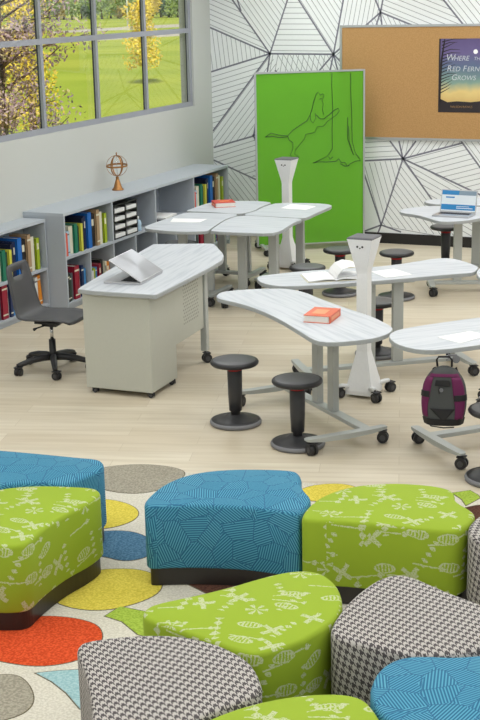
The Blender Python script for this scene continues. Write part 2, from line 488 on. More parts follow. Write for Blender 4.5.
THICK = [[(-5.866, 2.048), (-6.469, 2.847)],
  [(-5.866, 2.048), (-5.572, 2.826)],
  [(-5.866, 2.048), (-5.122, 2.039)],
  [(-5.866, 2.048), (-6.601, 2.342)],
  [(-5.866, 2.048), (-6.597, 1.848)],
  [(-5.866, 2.048), (-6.585, 1.187)],
  [(-5.866, 2.048), (-5.906, 1.817)],
  [(-5.122, 2.039), (-5.665, 2.828)],
  [(-5.122, 2.039), (-4.966, 2.812)],
  [(-5.122, 2.039), (-4.591, 2.473)],
  [(-5.122, 2.039), (-5.290, 1.862)],
  [(-5.122, 2.039), (-5.163, 1.862)],
  [(-5.122, 2.039), (-5.059, 1.819)],
  [(-5.122, 2.039), (-5.036, 1.958)],
  [(-4.591, 2.473), (-4.737, 2.806)],
  [(-4.591, 2.473), (-4.526, 2.801)],
  [(-4.591, 2.473), (-4.244, 2.338)],
  [(-4.591, 2.473), (-4.641, 2.332)],
  [(-4.591, 2.473), (-4.574, 2.332)],
  [(-4.080, 2.791), (-3.685, 2.327)],
  [(-4.328, 0.933), (-4.476, 1.120)],
  [(-4.328, 0.933), (-4.375, 1.123)],
  [(-4.328, 0.933), (-4.185, 1.127)],
  [(-4.328, 0.933), (-3.675, 1.117)],
  [(-4.328, 0.933), (-4.817, 0.895)],
  [(-4.328, 0.933), (-4.570, 0.198)],
  [(-4.328, 0.933), (-3.691, 0.097)],
  [(-4.328, 0.933), (-3.429, 0.557)],
  [(-3.675, 1.117), (-3.458, 0.838)],
  [(-3.675, 1.117), (-3.725, 1.190)],
  [(-4.570, 0.198), (-4.806, 0.862)],
  [(-4.570, 0.198), (-4.607, 0.107)],
  [(-4.570, 0.198), (-4.342, 0.131)],
  [(-4.570, 0.198), (-4.758, 0.122)],
  [(-6.081, 1.141), (-6.582, 1.000)],
  [(-6.081, 1.141), (-6.042, 1.342)],
  [(-6.081, 1.141), (-6.030, 1.030)],
  [(-6.586, 0.857), (-5.528, 0.437)],
  [(-5.586, 1.623), (-6.027, 1.805)],
  [(-5.586, 1.623), (-5.809, 1.871)],
  [(-5.586, 1.623), (-5.513, 1.872)],
  [(-5.586, 1.623), (-4.704, 1.234)],
  [(-5.586, 1.623), (-6.081, 1.141)],
  [(-5.586, 1.623), (-4.817, 0.895)],
  [(-5.586, 1.623), (-6.042, 1.342)],
  [(-6.042, 1.342), (-6.030, 1.030)],
  [(-6.318, 2.843), (-6.205, 2.510)]]
HAT = [([(-5.866, 2.048), (-6.469, 2.847), (-6.592, 2.850), (-6.601, 2.342)], (0.735, -0.294), 0.052),
  ([(-5.866, 2.048), (-6.601, 2.342), (-6.597, 1.848)], (0.049, -0.428), 0.054),
  ([(-5.866, 2.048), (-6.597, 1.848), (-6.585, 1.187)], (0.731, 0.200), 0.055),
  ([(-5.866, 2.048), (-6.585, 1.187), (-6.582, 1.000), (-6.081, 1.141), (-6.042, 1.342), (-5.586, 1.623)], (0.719, 0.861), 0.055),
  ([(-6.582, 1.000), (-6.081, 1.141), (-6.030, 1.030), (-6.075, 0.655), (-6.586, 0.857)], (0.332, 0.100), 0.055),
  ([(-6.586, 0.857), (-5.528, 0.437), (-5.534, -0.135), (-6.617, -0.194)], (0.331, -0.392), 0.055),
  ([(-6.030, 1.030), (-6.081, 1.141), (-5.586, 1.623), (-4.817, 0.895), (-4.758, 0.122), (-5.528, 0.437), (-6.111, 0.666)], (0.507, -0.210), 0.060),
  ([(-5.586, 1.623), (-4.817, 0.895), (-4.704, 1.234)], (0.882, -0.389), 0.060),
  ([(-5.586, 1.623), (-4.704, 1.234), (-5.047, 1.979), (-5.122, 2.039), (-5.866, 2.048)], (-0.280, 0.425), 0.060),
  ([(-5.866, 2.048), (-6.469, 2.847), (-5.572, 2.826)], (-0.603, 0.799), 0.052),
  ([(-5.866, 2.048), (-5.122, 2.039), (-5.604, 2.738)], (0.744, -0.009), 0.057),
  ([(-5.122, 2.039), (-5.604, 2.738), (-5.665, 2.828), (-4.966, 2.812)], (-0.543, 0.789), 0.052),
  ([(-5.122, 2.039), (-4.966, 2.812), (-4.737, 2.806), (-4.591, 2.473)], (0.156, 0.773), 0.050),
  ([(-4.591, 2.473), (-4.737, 2.806), (-4.526, 2.801)], (-0.041, 0.331), 0.045),
  ([(-4.591, 2.473), (-4.526, 2.801), (-4.080, 2.791), (-3.685, 2.327), (-4.244, 2.338)], (0.347, -0.135), 0.052),
  ([(-4.080, 2.791), (-3.321, 2.773), (-3.308, 2.318), (-3.685, 2.327)], (0.395, -0.464), 0.055),
  ([(-4.591, 2.473), (-4.244, 2.338), (-4.752, 2.344)], (0.095, -0.184), 0.045),
  ([(-4.591, 2.473), (-5.122, 2.039), (-5.036, 1.958), (-4.752, 2.344)], (-0.531, -0.434), 0.050),
  ([(-5.866, 2.048), (-5.122, 2.039), (-5.290, 1.862), (-5.906, 1.817)], (-0.037, -0.172), 0.060),
  ([(-4.818, 1.124), (-4.476, 1.131), (-4.328, 0.933), (-4.817, 0.895)], (0.489, 0.038), 0.055),
  ([(-4.375, 1.133), (-4.185, 1.137), (-4.328, 0.933)], (0.043, 0.202), 0.050),
  ([(-4.185, 1.137), (-3.725, 1.179), (-3.675, 1.117), (-4.328, 0.933)], (0.143, 0.204), 0.050),
  ([(-4.328, 0.933), (-3.675, 1.117), (-3.458, 0.838), (-3.429, 0.557)], (0.653, 0.184), 0.055),
  ([(-3.675, 1.117), (-3.725, 1.190), (-3.275, 1.157), (-3.265, 0.823), (-3.458, 0.838)], (0.222, -0.279), 0.055),
  ([(-4.328, 0.933), (-3.429, 0.557), (-3.257, 0.527), (-3.244, 0.099), (-3.691, 0.097)], (0.901, -0.463), 0.055),
  ([(-4.328, 0.933), (-3.691, 0.097), (-4.570, 0.198)], (0.635, -0.770), 0.055),
  ([(-4.328, 0.933), (-4.570, 0.198), (-4.806, 0.862)], (0.187, -0.612), 0.060),
  ([(-4.570, 0.198), (-3.691, 0.097), (-4.342, 0.131)], (0.443, -0.057), 0.050)]
def hatch(poly, dirv, sp):
    d = Vector(dirv).normalized(); n = (-d.y, d.x)
    cs = [p[0] * n[0] + p[1] * n[1] for p in poly]; c = min(cs) + sp * .6
    while c < max(cs) - sp * .25:
        pts = clip_poly_line(poly, n, c); 
        for k in range(0, len(pts) - 1, 2): strip(pts[k], pts[k + 1], .0062, 2, .0008)
        c += sp
for poly, dirv, sp in HAT: hatch(poly, dirv, sp)
for p, q in THICK: strip(p, q, .0175, 1, .0014)
# the paper goes on to the right of the pinboard in the same manner
rnd = random.Random(3)
nodes = {}
for i in range(6):
    for j in range(3): nodes[i, j] = (-2.9 + i * 1.35 + (rnd.uniform(-.3, .3) if i else 0), .05 + j * 1.5 + (rnd.uniform(-.3, .3) if j == 1 else 0))
for i in range(5):
    for j in range(2):
        A, B2, C2, D2 = nodes[i, j], nodes[i + 1, j], nodes[i + 1, j + 1], nodes[i, j + 1]
        for tri in ((A, B2, C2), (A, C2, D2)):
            tri = [(x, min(z, 3.2)) for x, z in tri]; hatch(tri, (tri[1][0] - tri[0][0], tri[1][1] - tri[0][1]), .055)
            for k in range(3): strip(tri[k], tri[(k + 1) % 3], .0175, 1, .0014)
tag(b.build('wall_back', [M_PAPER, M_LINE, M_HATCH], fixn=False), kind='structure')
b = MB(); b.box(((WX + RX) / 2, WY - .008, .057), (RX - WX, .016, .114)); tag(b.build('baseboard_back', M_BLACK), kind='structure')

# ------------------------------------------------------------------ outdoors
M_GRASS = mat_leaf('lawn_grass', (166, 186, 56), (184, 198, 70))
nt, bb = nodes_of(M_GRASS)
for n in nt.nodes:
    if n.type == 'TEX_NOISE': n.inputs['Scale'].default_value = .12
M_PATH = mat('pale_gravel', (206, 200, 186), .9)
M_BARK = mat('bark', (96, 78, 64), .9)
GZ = -.2
def quad_strip(name, pts, mm):
    q = MB(); q.box((0, 0, 0), (1, 1, 1)); q.bm.free()
    q = MB(); q.prism(pts, GZ - .1, GZ + (0 if name == 'lawn' else .015), inset=.01)
    return tag(q.build(name, mm), kind='structure')
quad_strip('lawn', [(-6.9, -40), (-6.9, 330), (-330, 330), (-330, -40)], M_GRASS)
quad_strip('ground_path', [(-52.797, 86.762), (-52.251, 92.539), (-50.705, 96.441), (-49.894, 103.190), (-44.403, 91.808), (-45.914, 87.304), (-46.894, 83.022), (-48.142, 79.083)], M_PATH)
quad_strip('ground_road', [(-64.473, 106.019), (-63.871, 123.470), (-61.757, 127.773), (-56.926, 117.762), (-58.085, 112.262), (-60.885, 100.101)], M_PATH)

def leafcloud(b, c, rad3, n, size, rng, mi=0, mis=None):
    for _ in range(n):
        while True:
            v = Vector((rng.uniform(-1, 1), rng.uniform(-1, 1), rng.uniform(-1, 1)))
            if .25 < v.length < 1: break
        p = Vector((c[0] + v.x * rad3[0], c[1] + v.y * rad3[1], c[2] + v.z * rad3[2]))
        u = Vector((rng.gauss(0, 1), rng.gauss(0, 1), rng.gauss(0, 1))).normalized(); w = u.orthogonal().normalized(); s = size * rng.uniform(.6, 1.3)
        m = mi if mis is None else rng.choice(mis)
        b.face([p - u * s, p + w * s * .45, p + u * s, p - w * s * .45], m)

M_GLEAF = mat_leaf('green_leaves', (128, 156, 86), (160, 178, 104))
M_DLEAF = mat_leaf('dark_green_leaves', (104, 134, 104), (126, 150, 112))
M_YLEAF = mat_leaf('yellow_leaves', (226, 204, 96), (206, 184, 84))
M_PLEAF = mat_leaf('purple_brown_leaves', (146, 122, 134), (184, 164, 164))
M_BLEAF = mat_leaf('bright_yellow_leaves', (248, 226, 92), (236, 208, 74))
M_KLEAF = mat_leaf('pale_tan_leaves', (206, 192, 150), (214, 190, 110))
rng = random.Random(11)
FAR = [(-10, 'hazy green', M_GLEAF, 3.0, 1.6), (2, 'dusky green', M_DLEAF, 2.8, 1.6), (14, 'leafy yellow', M_YLEAF, 2.6, 1.5), (26, 'wide green', M_GLEAF, 3.0, 1.6), (38, 'soft green', M_GLEAF, 2.9, 1.6), (50, 'tall green', M_GLEAF, 3.3, 1.5), (57, 'grey green', M_DLEAF, 2.5, 1.5), (64, 'yellow', M_YLEAF, 2.2, 1.3), (72, 'olive green', M_GLEAF, 2.5, 1.4), (82, 'round green', M_GLEAF, 2.9, 1.5), (90, 'dark green', M_DLEAF, 2.4, 1.4),
       (102, 'bushy green', M_GLEAF, 3.1, 1.6), (111, 'deep green', M_DLEAF, 2.7, 1.5), (119, 'dull yellow', M_YLEAF, 2.5, 1.3), (127, 'light green', M_GLEAF, 2.8, 1.4), (136, 'golden', M_YLEAF, 3.0, 1.5), (147, 'green and low', M_DLEAF, 2.3, 1.4),
       (153, 'amber', M_YLEAF, 2.6, 1.2), (161, 'mossy green', M_GLEAF, 2.7, 1.4), (169, 'green', M_DLEAF, 3.1, 1.5), (178, 'broad green', M_GLEAF, 2.9, 1.5), (187, 'shady green', M_DLEAF, 2.6, 1.5)]
FARXY = [(-107.179, 160.095), (-104.024, 158.217), (-100.967, 156.396), (-102.660, 161.994), (-99.578, 160.087), (-96.591, 158.238), (-98.772, 163.628), (-96.369, 161.436), (-93.919, 159.363), (-95.639, 164.944), (-93.163, 162.784), (-90.277, 160.895), (-92.008, 166.470), (-89.589, 164.287), (-87.245, 162.171), (-88.880, 167.784), (-86.142, 165.737), (-84.094, 163.498), (-85.754, 169.097), (-83.435, 166.875), (-81.067, 164.772), (-82.506, 170.462)]
for k, (px, word, lm, h, w) in enumerate(FAR):
    x, y = FARXY[k]
    h *= 1.25; w *= 1.15
    root = empty('tree', (x, y, GZ), 0, f'{word} tree, {ORD[k]} from the left in the far row outside the window', 'tree', 'far row of trees beyond the lawn')
    t = MB(); t.cyl((0, 0, 0), (0, 0, h * .4), .16, .1, 8); t.build('trunk', M_BARK, root)
    q = MB()
    for _ in range(7):
        leafcloud(q, (rng.uniform(-.5, .5) * w, rng.uniform(-.5, .5) * w, h * rng.uniform(.3, .85)), (w * .7, w * .7, h * .32), 110, .24, rng)
    q.build('crown', lm, root)
# lone yellow tree on the lawn
YT = [(-21.818, 41.572)]
root = empty('young_tree', (YT[0][0], YT[0][1], GZ), 0, 'young yellow leaved tree standing alone on the lawn outside the window', 'tree')
t = MB(); t.tube([(0, 0, 0), (.02, 0, .5), (-.02, .02, 1.2), (0, 0, 2.2)], [.06, .05, .04, .015]); t.build('trunk', M_BARK, root)
q = MB()
for _ in range(16):
    a = rng.uniform(0, 2 * PI); hh = rng.uniform(.75, 2.55); rr = rng.uniform(0, .55) * (1 if hh < 1.9 else .6)
    leafcloud(q, (rr * math.cos(a), rr * math.sin(a), hh), (.4, .4, .35), 130, .06, rng, mis=[0, 0, 1])
q.build('crown', [M_BLEAF, M_YLEAF], root)
# two trees close to the glass
NT = (-9.0, 13.62)
root = empty('purple_tree', (NT[0], NT[1], GZ), 0, 'purple brown leaved tree close outside the window', 'tree')
t = MB(); t.tube([(0, 0, 0), (.05, .03, .8), (-.05, 0, 1.6), (.03, 0, 3.2)], [.06, .05, .04, .02])
tips = []
for _ in range(44):
    a = rng.uniform(0, 2 * PI); z0 = rng.uniform(1.0, 3.1); L = rng.uniform(.35, 1.25) * (1 if z0 > 1.3 else .8)
    p1 = (L * math.cos(a), L * math.sin(a), z0 + rng.uniform(.0, .35)); t.tube([(0, 0, z0 - .2), (p1[0] * .5, p1[1] * .5, z0), p1], [.016, .011, .005], 6); tips.append((p1, z0))
t.build('trunk', M_BARK, root)
q = MB()
for p1, z0 in tips:
    for f in (.45, .75, 1.):
        leafcloud(q, (p1[0] * f, p1[1] * f, z0 - .1 + (p1[2] - z0 + .1) * f), (.22, .22, .19), 60, .026, rng, mis=[0, 0, 0, 1])
q.build('crown', [M_PLEAF, M_KLEAF], root)
NT2 = (-13.0, 20.45)
root = empty('yellow_tree', (NT2[0], NT2[1], GZ), 0, 'bright yellow tree half hidden behind the purple tree outside the window', 'tree')
t = MB(); t.tube([(0, 0, 0), (.05, .03, .8), (0, 0, 2.6)], [.07, .06, .02]); t.build('trunk', M_BARK, root)
q = MB()
for _ in range(24):
    a = rng.uniform(0, 2 * PI); hh = rng.uniform(.9, 2.9); rr = rng.uniform(0, .62)
    leafcloud(q, (rr * math.cos(a), rr * math.sin(a), hh), (.34, .34, .3), 100, .04, rng, mis=[0, 0, 1])
q.build('crown', [M_BLEAF, M_YLEAF], root)
FP = [(-58.130, 108.149)]  # utility pole far out, before the row of trees
root = empty('utility_pole', (FP[0][0], FP[0][1], GZ), 0, 'tall white utility pole far out on the lawn', 'utility pole')
t = MB(); t.cyl((0, 0, 0), (0, 0, 7), .09, .05, 8); t.build('pole', M_WHITE, root)
t = MB(); t.box((0, 0, .15), (.7, .7, .3)); t.build('plinth', M_PATH, root)

# ------------------------------------------------------------------ bookcases and books
BOOKC = {'red': (196, 44, 40), 'pale blue': (176, 204, 226), 'cream': (226, 222, 200), 'green': (28, 120, 92), 'dark green': (32, 66, 54), 'yellow': (216, 212, 74), 'navy': (28, 46, 92), 'dark navy': (22, 30, 62), 'blue': (24, 104, 190),
         'black': (30, 28, 30), 'tan': (176, 146, 112), 'lime': (168, 190, 40), 'crimson': (152, 20, 50), 'white': (232, 232, 230), 'orange': (232, 142, 34), 'grey': (96, 98, 106), 'brown': (110, 78, 60), 'coral': (224, 96, 70), 'sky blue': (70, 140, 200)}
BM = {k: mat(k.replace(' ', '_') + '_book_cover', v, .5) for k, v in BOOKC.items()}
def book(xf, y, z, col, t, h, d, label, group, lean=0.):
    """upright book whose spine faces +X at xf; occupies y..y+t"""
    root = empty('book', (xf, y + t / 2, z + .0006 + abs(math.sin(lean)) * t / 2), 0, label, 'book', group)
    root.rotation_euler = (lean, 0, 0)
    c = .0025
    q = MB()
    q.box((-d / 2, -t / 2 + c / 2, h / 2), (d, c, h)); q.box((-d / 2, t / 2 - c / 2, h / 2), (d, c, h))
    q.box((-.002, 0, h / 2), (.004, t, h), bev=0)
    tm = BM['cream' if col not in ('cream', 'white', 'yellow', 'pale blue') else 'grey']
    if int(t * 1000 + h * 1000) % 3 == 0: q.box((.0004, 0, h * .74), (.001, t * .5, h * .2), 1)
    elif int(t * 1000 + h * 1000) % 3 == 1: q.box((.0004, 0, h * .86), (.001, t * .9, h * .05), 1); q.box((.0004, 0, h * .12), (.001, t * .9, h * .04), 1)
    q.build('cover', [BM[col], tm], root)
    q = MB(); q.box((-d / 2 - .002, 0, h / 2 - .002), (d - .014, t - 2 * c - .0004, h - .012)); q.build('pages', M_PAGE, root)
    return root
SET_A = [('coral', .058, .205), ('pale blue', .05, .215), ('cream', .07, .25), ('green', .055, .262), ('dark green', .04, .235), ('yellow', .04, .25), ('dark navy', .045, .29), ('navy', .045, .3), ('blue', .07, .325), ('black', .075, .30), ('tan', .055, .33), ('cream', .065, .30), ('dark green', .02, .26), ('lime', .052, .275)]
SET_B = [('black', .05, .26), ('dark green', .045, .235), ('grey', .045, .245), ('crimson', .085, .30), ('white', .022, .26), ('navy', .04, .285), ('sky blue', .055, .25)]
SET_C = [('white', .06, .2), ('lime', .045, .215), ('sky blue', .05, .215), ('crimson', .045, .24), ('black', .05, .27), ('cream', .04, .245), ('orange', .06, .225)]
SET_D = [('pale blue', .05, .2), ('crimson', .04, .215), ('grey', .035, .22), ('white', .05, .26), ('orange', .06, .265)]
def row(xf, y0, z, items, where, group, depth=.19):
    y = y0
    for k, (c, t, h) in enumerate(items):
        lean = rad(6) if c == 'orange' else 0
        if lean: y += .026
        sz = 'thick' if t > .06 else ('slim' if t < .042 else 'medium')
        book(xf - .02 - (k * 37 % 5) * .006, y, z, c, t, h, depth, f'{sz} {c} book, {ORD[k]} from the left {where}', group, lean)
        y += t + .003

def bookcase(name, label, xf, xb, y0, bays, bw, zt, zs, skip_right=False):
    """low bookcase standing along the left wall; opening faces +X"""
    L = bays * bw; xc = (xf + xb) / 2; D = xf - xb; t = .022; pz = .045
    root = empty(name, (xc, y0 + L / 2, 0), 0, label, 'bookcase')
    def lb(nm, x0, x1, a, c, z0, z1, mm, bev=.0):
        q = MB(); q.box(((x0 + x1) / 2 - xc, (a + c) / 2 - (y0 + L / 2), (z0 + z1) / 2), (x1 - x0, c - a, z1 - z0)); return q.build(nm, mm, root)
    lb('top_panel', xb, xf, y0, y0 + L, zt - .026, zt, M_SHELFTOP)
    lb('back_panel', xb, xb + .012, y0 + t, y0 + L - t, pz, zt - .026, M_SHELFBACK)
    lb('plinth', xb + .02, xf - .025, y0 + t, y0 + L - t, 0, pz, M_SHELF)
    lb('bottom_shelf', xb + .012, xf - .002, y0 + t, y0 + L - t, pz, pz + .022, M_SHELF)
    for a in (y0, y0 + L - t): lb('side_panel', xb, xf, a, a + t, 0, zt - .026, M_SHELF)
    zb = pz + .022
    for i in range(1, bays): lb('divider', xb + .012, xf - .002, y0 + i * bw - t / 2, y0 + i * bw + t / 2, zb, zt - .026, M_SHELF)
    for i in range(bays):
        a = y0 + i * bw + (t if i == 0 else t / 2); c = y0 + (i + 1) * bw - (t if i == bays - 1 else t / 2)
        lb('middle_shelf', xb + .012, xf - .002, a, c, zs - .024, zs, M_SHELF)
        m = (y0 + (i + .5) * bw)
        lb('divider', xb + .012, xf - .002, m - .01, m + .01, zb, zs - .024, M_SHELF)
    return root
B2Y, B2W, B2X = 10.148, .8825, -6.172
B1Y, B1W, B1X = 8.373, .8825, -6.350
bookcase('bookcase', 'long taller grey bookcase with a copper sphere on its top', B2X, WX, B2Y, 4, B2W, .874, .482)
bookcase('bookcase', 'shorter shallower grey bookcase behind the black task chair', B1X, WX, B1Y, 2, B1W, .822, .392)
zl = .067
row(B2X, B2Y + .028, .482, SET_A, 'on the near upper tall bookcase shelf', 'books on the upper shelf at the near end of the tall bookcase', .3)
row(B2X, B2Y + .03, zl, SET_B, 'in the first lower tall bookcase cubby', 'books in the near lower cubby of the tall bookcase', .26)
row(B2X, B2Y + .455, zl, SET_C, 'in the second lower tall bookcase cubby', 'books in the second lower cubby of the tall bookcase', .26)
row(B2X, B2Y + 3 * B2W + .02, .482, SET_A[:14], 'on the far upper tall bookcase shelf', 'books on the far upper shelf of the tall bookcase', .3)
row(B2X, B2Y + 3 * B2W + .02, zl, SET_B, 'in the seventh lower tall bookcase cubby', 'books in the far lower cubby of the tall bookcase', .26)
row(B2X, B2Y + 3 * B2W + .46, zl, SET_C, 'in the last lower tall bookcase cubby', 'books in the farthest lower cubby of the tall bookcase', .26)
row(B1X, B1Y + B1W + .02, .392, SET_A, 'on the upper short bookcase shelf', 'books on the upper shelf of the short bookcase', .18)
row(B1X, B1Y + B1W + .02, zl, SET_B, 'in the short bookcase cubby before the chair', 'books in the lower cubby of the short bookcase left of the chair', .18)
row(B1X, B1Y + B1W + .55, zl, SET_D, 'in the short bookcase cubby behind the chair', 'books in the lower cubby of the short bookcase behind the chair', .18)

# literature sorter in the second bay
oy = B2Y + B2W + .03; OZ = .4826
root = empty('literature_sorter', (B2X - .16, oy + .24, OZ), 0, 'black sorter with white paper trays on the upper bookcase shelf', 'organizer')
q = MB(); ow, oh, od = .47, .325, .3
for yy in (-ow / 2 + .008, 0, ow / 2 - .008): q.box((0, yy, oh / 2), (od, .014, oh))
for k in range(5): q.box((0, 0, .006 + k * (oh - .012) / 4), (od, ow, .01))
q.box((-od / 2 + .005, 0, oh / 2), (.01, ow, oh)); q.build('case', M_BLK, root)
for k in range(4):
    for yy in (-ow / 4, ow / 4):
        q = MB(); zz = .013 + k * (oh - .012) / 4
        q.box((.012, yy, zz + .018), (od - .02, ow / 2 - .045, .034)); q.build('tray', M_WHITE, root)
root = empty('hand_sanitizer', (B2X - .05, oy + .55, OZ), 0, 'small pale blue and white bottle right of the black sorter', 'bottle')
q = MB(); q.lathe([(0, 0), (.034, 0), (.036, .01), (.036, .08), (.026, .1), (.014, .108), (0, .108)], n=16); q.build('body', BM['pale blue'], root)
q = MB(); q.lathe([(0, .108), (.012, .108), (.012, .14), (0, .14)], n=12); q.build('cap', M_WHITE, root)
# papers in the third bay
root = empty('paper_stack', (B2X - .13, B2Y + 2 * B2W + .3, .4826), 0, 'stack of grey and white papers on the otherwise empty shelf', 'papers')
for k in range(3):
    q = MB(); q.box((0, .02 * k, .008 + .0165 * k), (.24, .42 - .05 * k, .016), rz=.1 * k - .1); q.build('paper_bundle', [M_PAGE, BM['grey'], M_SHEET][k], root)
q = MB(); q.lathe([(0, 0), (.04, .004), (.055, .03), (.058, .06), (.045, .095), (.02, .11), (0, .112)], n=18)
o = q.build('clay_pot', BM['tan'], None, loc=(B2X - .1, 12.55, zl + .0006)); tag(o, 'small tan pot in a lower cubby behind the stool', 'pot')

# armillary sphere
root = empty('armillary_sphere', (-6.418, 11.597, .8746), 0, 'antique copper armillary sphere standing on the tall bookcase', 'ornament')
q = MB(); q.lathe([(0, 0), (.058, 0), (.058, .008), (.046, .018), (.04, .03), (.028, .07), (.018, .1), (.014, .115), (.018, .122), (.012, .13), (0, .13)]); q.build('base', M_BRASS, root)
R = .103; cz = .236
def ring(nm, M4, r, w=.006):
    q = MB()
    L = []
    for i in range(36):
        a = 2 * PI * i / 36; ring_ = []
        for (dr, dz) in ((-.0018, -w), (.0018, -w), (.0018, w), (-.0018, w)):
            ring_.append(M4 @ Vector(((r + dr) * math.cos(a), (r + dr) * math.sin(a), dz)))
        L.append([p + Vector((0, 0, cz)) for p in ring_])
    L.append(L[0]); q.loft(L, caps=False, smooth=False); bmesh.ops.remove_doubles(q.bm, verts=q.bm.verts, dist=1e-6); q.build(nm, M_BRASS, root)
ring('equator_ring', Matrix.Rotation(.06, 3, 'X'), R, .008)
ring('meridian_ring', Matrix.Rotation(rad(27), 3, 'Z') @ Matrix.Rotation(PI / 2, 3, 'X'), R - .003)
ring('meridian_ring', Matrix.Rotation(rad(84), 3, 'Z') @ Matrix.Rotation(PI / 2, 3, 'X'), R - .004)
ring('meridian_ring', Matrix.Rotation(rad(146), 3, 'Z') @ Matrix.Rotation(PI / 2, 3, 'X'), R - .005)
q = MB(); q.cyl((0, 0, .128), (0, 0, cz + R + .01), .0022); q.build('axis_rod', M_CHROME, root)
q = MB(); q.lathe([(0, cz + R - .002), (.006, cz + R), (.004, cz + R + .01), (.008, cz + R + .018), (0, cz + R + .03)], n=12); q.build('finial', M_BRASS, root)

# ------------------------------------------------------------------ casters, tables
def caster(parent, x, y, r=.036, a=0., top=.08, hub=None):
    q = MB(); ca, sa = math.cos(a), math.sin(a)
    ax = Vector((-sa, ca, 0)); off = Vector((ca, sa, 0)) * .012
    c = Vector((x, y, r)) + off
    for s in (-1, 1):
        c0 = c + ax * (s * .007); c1 = c + ax * (s * .025)
        q.cyl(c0, c1, r, r * .96, 18)
        q.cyl(c1, c1 + ax * (s * .002), r * .5, r * .45, 12, mi=1)
    q.cyl(c - ax * .008, c + ax * .008, r * .5, n=10)
    q.box((c.x, c.y, r + .012), (.05, .012, .05), rz=a, bev=.003)
    q.box((c.x, c.y, 2 * r + .004), (.05, .058, .008), rz=a, bev=.003)
    q.cyl((x, y, r * 1.2), (x, y, top), .008, n=10)
    return q.build('caster', [M_BLK, M_CHAR], parent)

def table(label, outline, center, ang, half=.5, flen=.5, colsp=.2, group='classroom tables', smooth=1, attach=(0., 0.)):
    cx, cy = centroid(outline)
    root = empty('table', (cx, cy, 0), 0, label, 'table', group)
    loc = [(x - cx, y - cy) for x, y in outline]
    loc = chaikin(loc, smooth) if smooth else loc
    loc = ccw(loc); inn = offset(loc, .003)
    q = MB(); q.loft([[(x, y, .703) for x, y in inn], [(x, y, .73) for x, y in inn]], smooth=False); tt = q.build('tabletop', [M_LAM], root, uvmode=(ang,))
    q = MB(); q.loft([[(x, y, .7025) for x, y in inn], [(x, y, .705) for x, y in loc], [(x, y, .727) for x, y in loc], [(x, y, .7295) for x, y in inn]], caps=False, smooth=False); q.build('edge_band', M_EDGE, tt)['label'] = 'grey edge band'
    A = Vector((math.cos(ang), math.sin(ang), 0)); B_ = Vector((-A.y, A.x, 0)); C = Vector((center[0] - cx, center[1] - cy, 0))
    for s in (-1, 1):
        p = C + A * (s * colsp / 2)
        q = MB(); q.box((p.x, p.y, .40), (.078, .045, .604), rz=ang, bev=.006); q.build('column', M_SILV, root)
    q = MB(); q.box((C.x, C.y, .692), (colsp + .22, .10, .02), rz=ang, bev=.002); q.build('top_bracket', M_SILV, root)
    q = MB(); q.box((C.x, C.y, .084), (2 * half - .05, .07, .028), rz=ang, bev=.006); q.build('crossbar', M_SILV, root)
    for s in (-1, 1):
        F = C + A * (s * half) + B_ * attach[(s + 1) // 2]
        q = MB(); h = flen / 2
        secs = []
        for t, w, z0, z1 in ((-1, .018, .092, .104), (-.93, .027, .088, .106), (-.6, .027, .076, .104), (0, .03, .070, .104), (.6, .027, .076, .104), (.93, .027, .088, .106), (1, .018, .092, .104)):
            c = F + B_ * (t * h)
            secs.append([(c.x - A.x * w, c.y - A.y * w, z0), (c.x + A.x * w, c.y + A.y * w, z0), (c.x + A.x * w, c.y + A.y * w, z1), (c.x - A.x * w, c.y - A.y * w, z1)])
        q.loft(secs, smooth=False); ft = q.build('foot', M_SILV, root)
        for e in (-1, 1):
            c = F + B_ * (e * (h - .035)); caster(ft, c.x, c.y, .036, ang + .4 * e + s * .5, .09)
    return root

T1 = [(-5.557, 10.483), (-5.488, 10.406), (-5.231, 10.359), (-5.043, 10.388), (-4.931, 10.463), (-4.947, 10.549), (-5.010, 10.875), (-5.044, 11.135), (-5.021, 11.319), (-5.074, 11.395), (-5.331, 11.376), (-5.556, 11.350), (-5.570, 11.272), (-5.580, 10.940), (-5.578, 10.598)]
T2 = [(-5.002, 11.318), (-4.785, 11.327), (-4.550, 11.306), (-4.403, 11.302), (-4.362, 11.245), (-4.378, 11.115), (-4.348, 10.848), (-4.322, 10.643), (-4.363, 10.497), (-4.627, 10.465), (-4.894, 10.464), (-4.929, 10.522), (-4.991, 10.847), (-5.028, 11.110)]
T3 = [(-5.585, 11.410), (-5.606, 11.442), (-5.614, 11.669), (-5.613, 11.893), (-5.589, 11.980), (-5.432, 12.132), (-5.240, 12.185), (-5.048, 12.157), (-5.006, 12.081), (-5.017, 11.881), (-4.978, 11.594), (-5.032, 11.382), (-5.333, 11.425)]
T4 = [(-5.007, 11.347), (-4.964, 11.585), (-4.993, 11.875), (-4.975, 12.056), (-4.962, 12.100), (-4.746, 12.186), (-4.504, 12.200), (-4.400, 12.137), (-4.371, 12.029), (-4.374, 11.901), (-4.374, 11.672), (-4.364, 11.377), (-4.402, 11.325), (-4.563, 11.337), (-4.791, 11.343)]
table('white woodgrain table nearest the bookcase with one white sheet on it', T1, (-5.27, 10.93), 0, .22, .5, .26)
table('white table of the rear cluster with an empty top, front right one', T2, (-4.66, 10.92), 0, .24, .5, .3)
table('white table of the rear cluster carrying the thick red book', T3, (-5.28, 11.80), 0, .2, .5, .26)
table('white table of the rear cluster in front of the green board with a paper sheet', T4, (-4.70, 11.73), 0, .22, .5, .26)
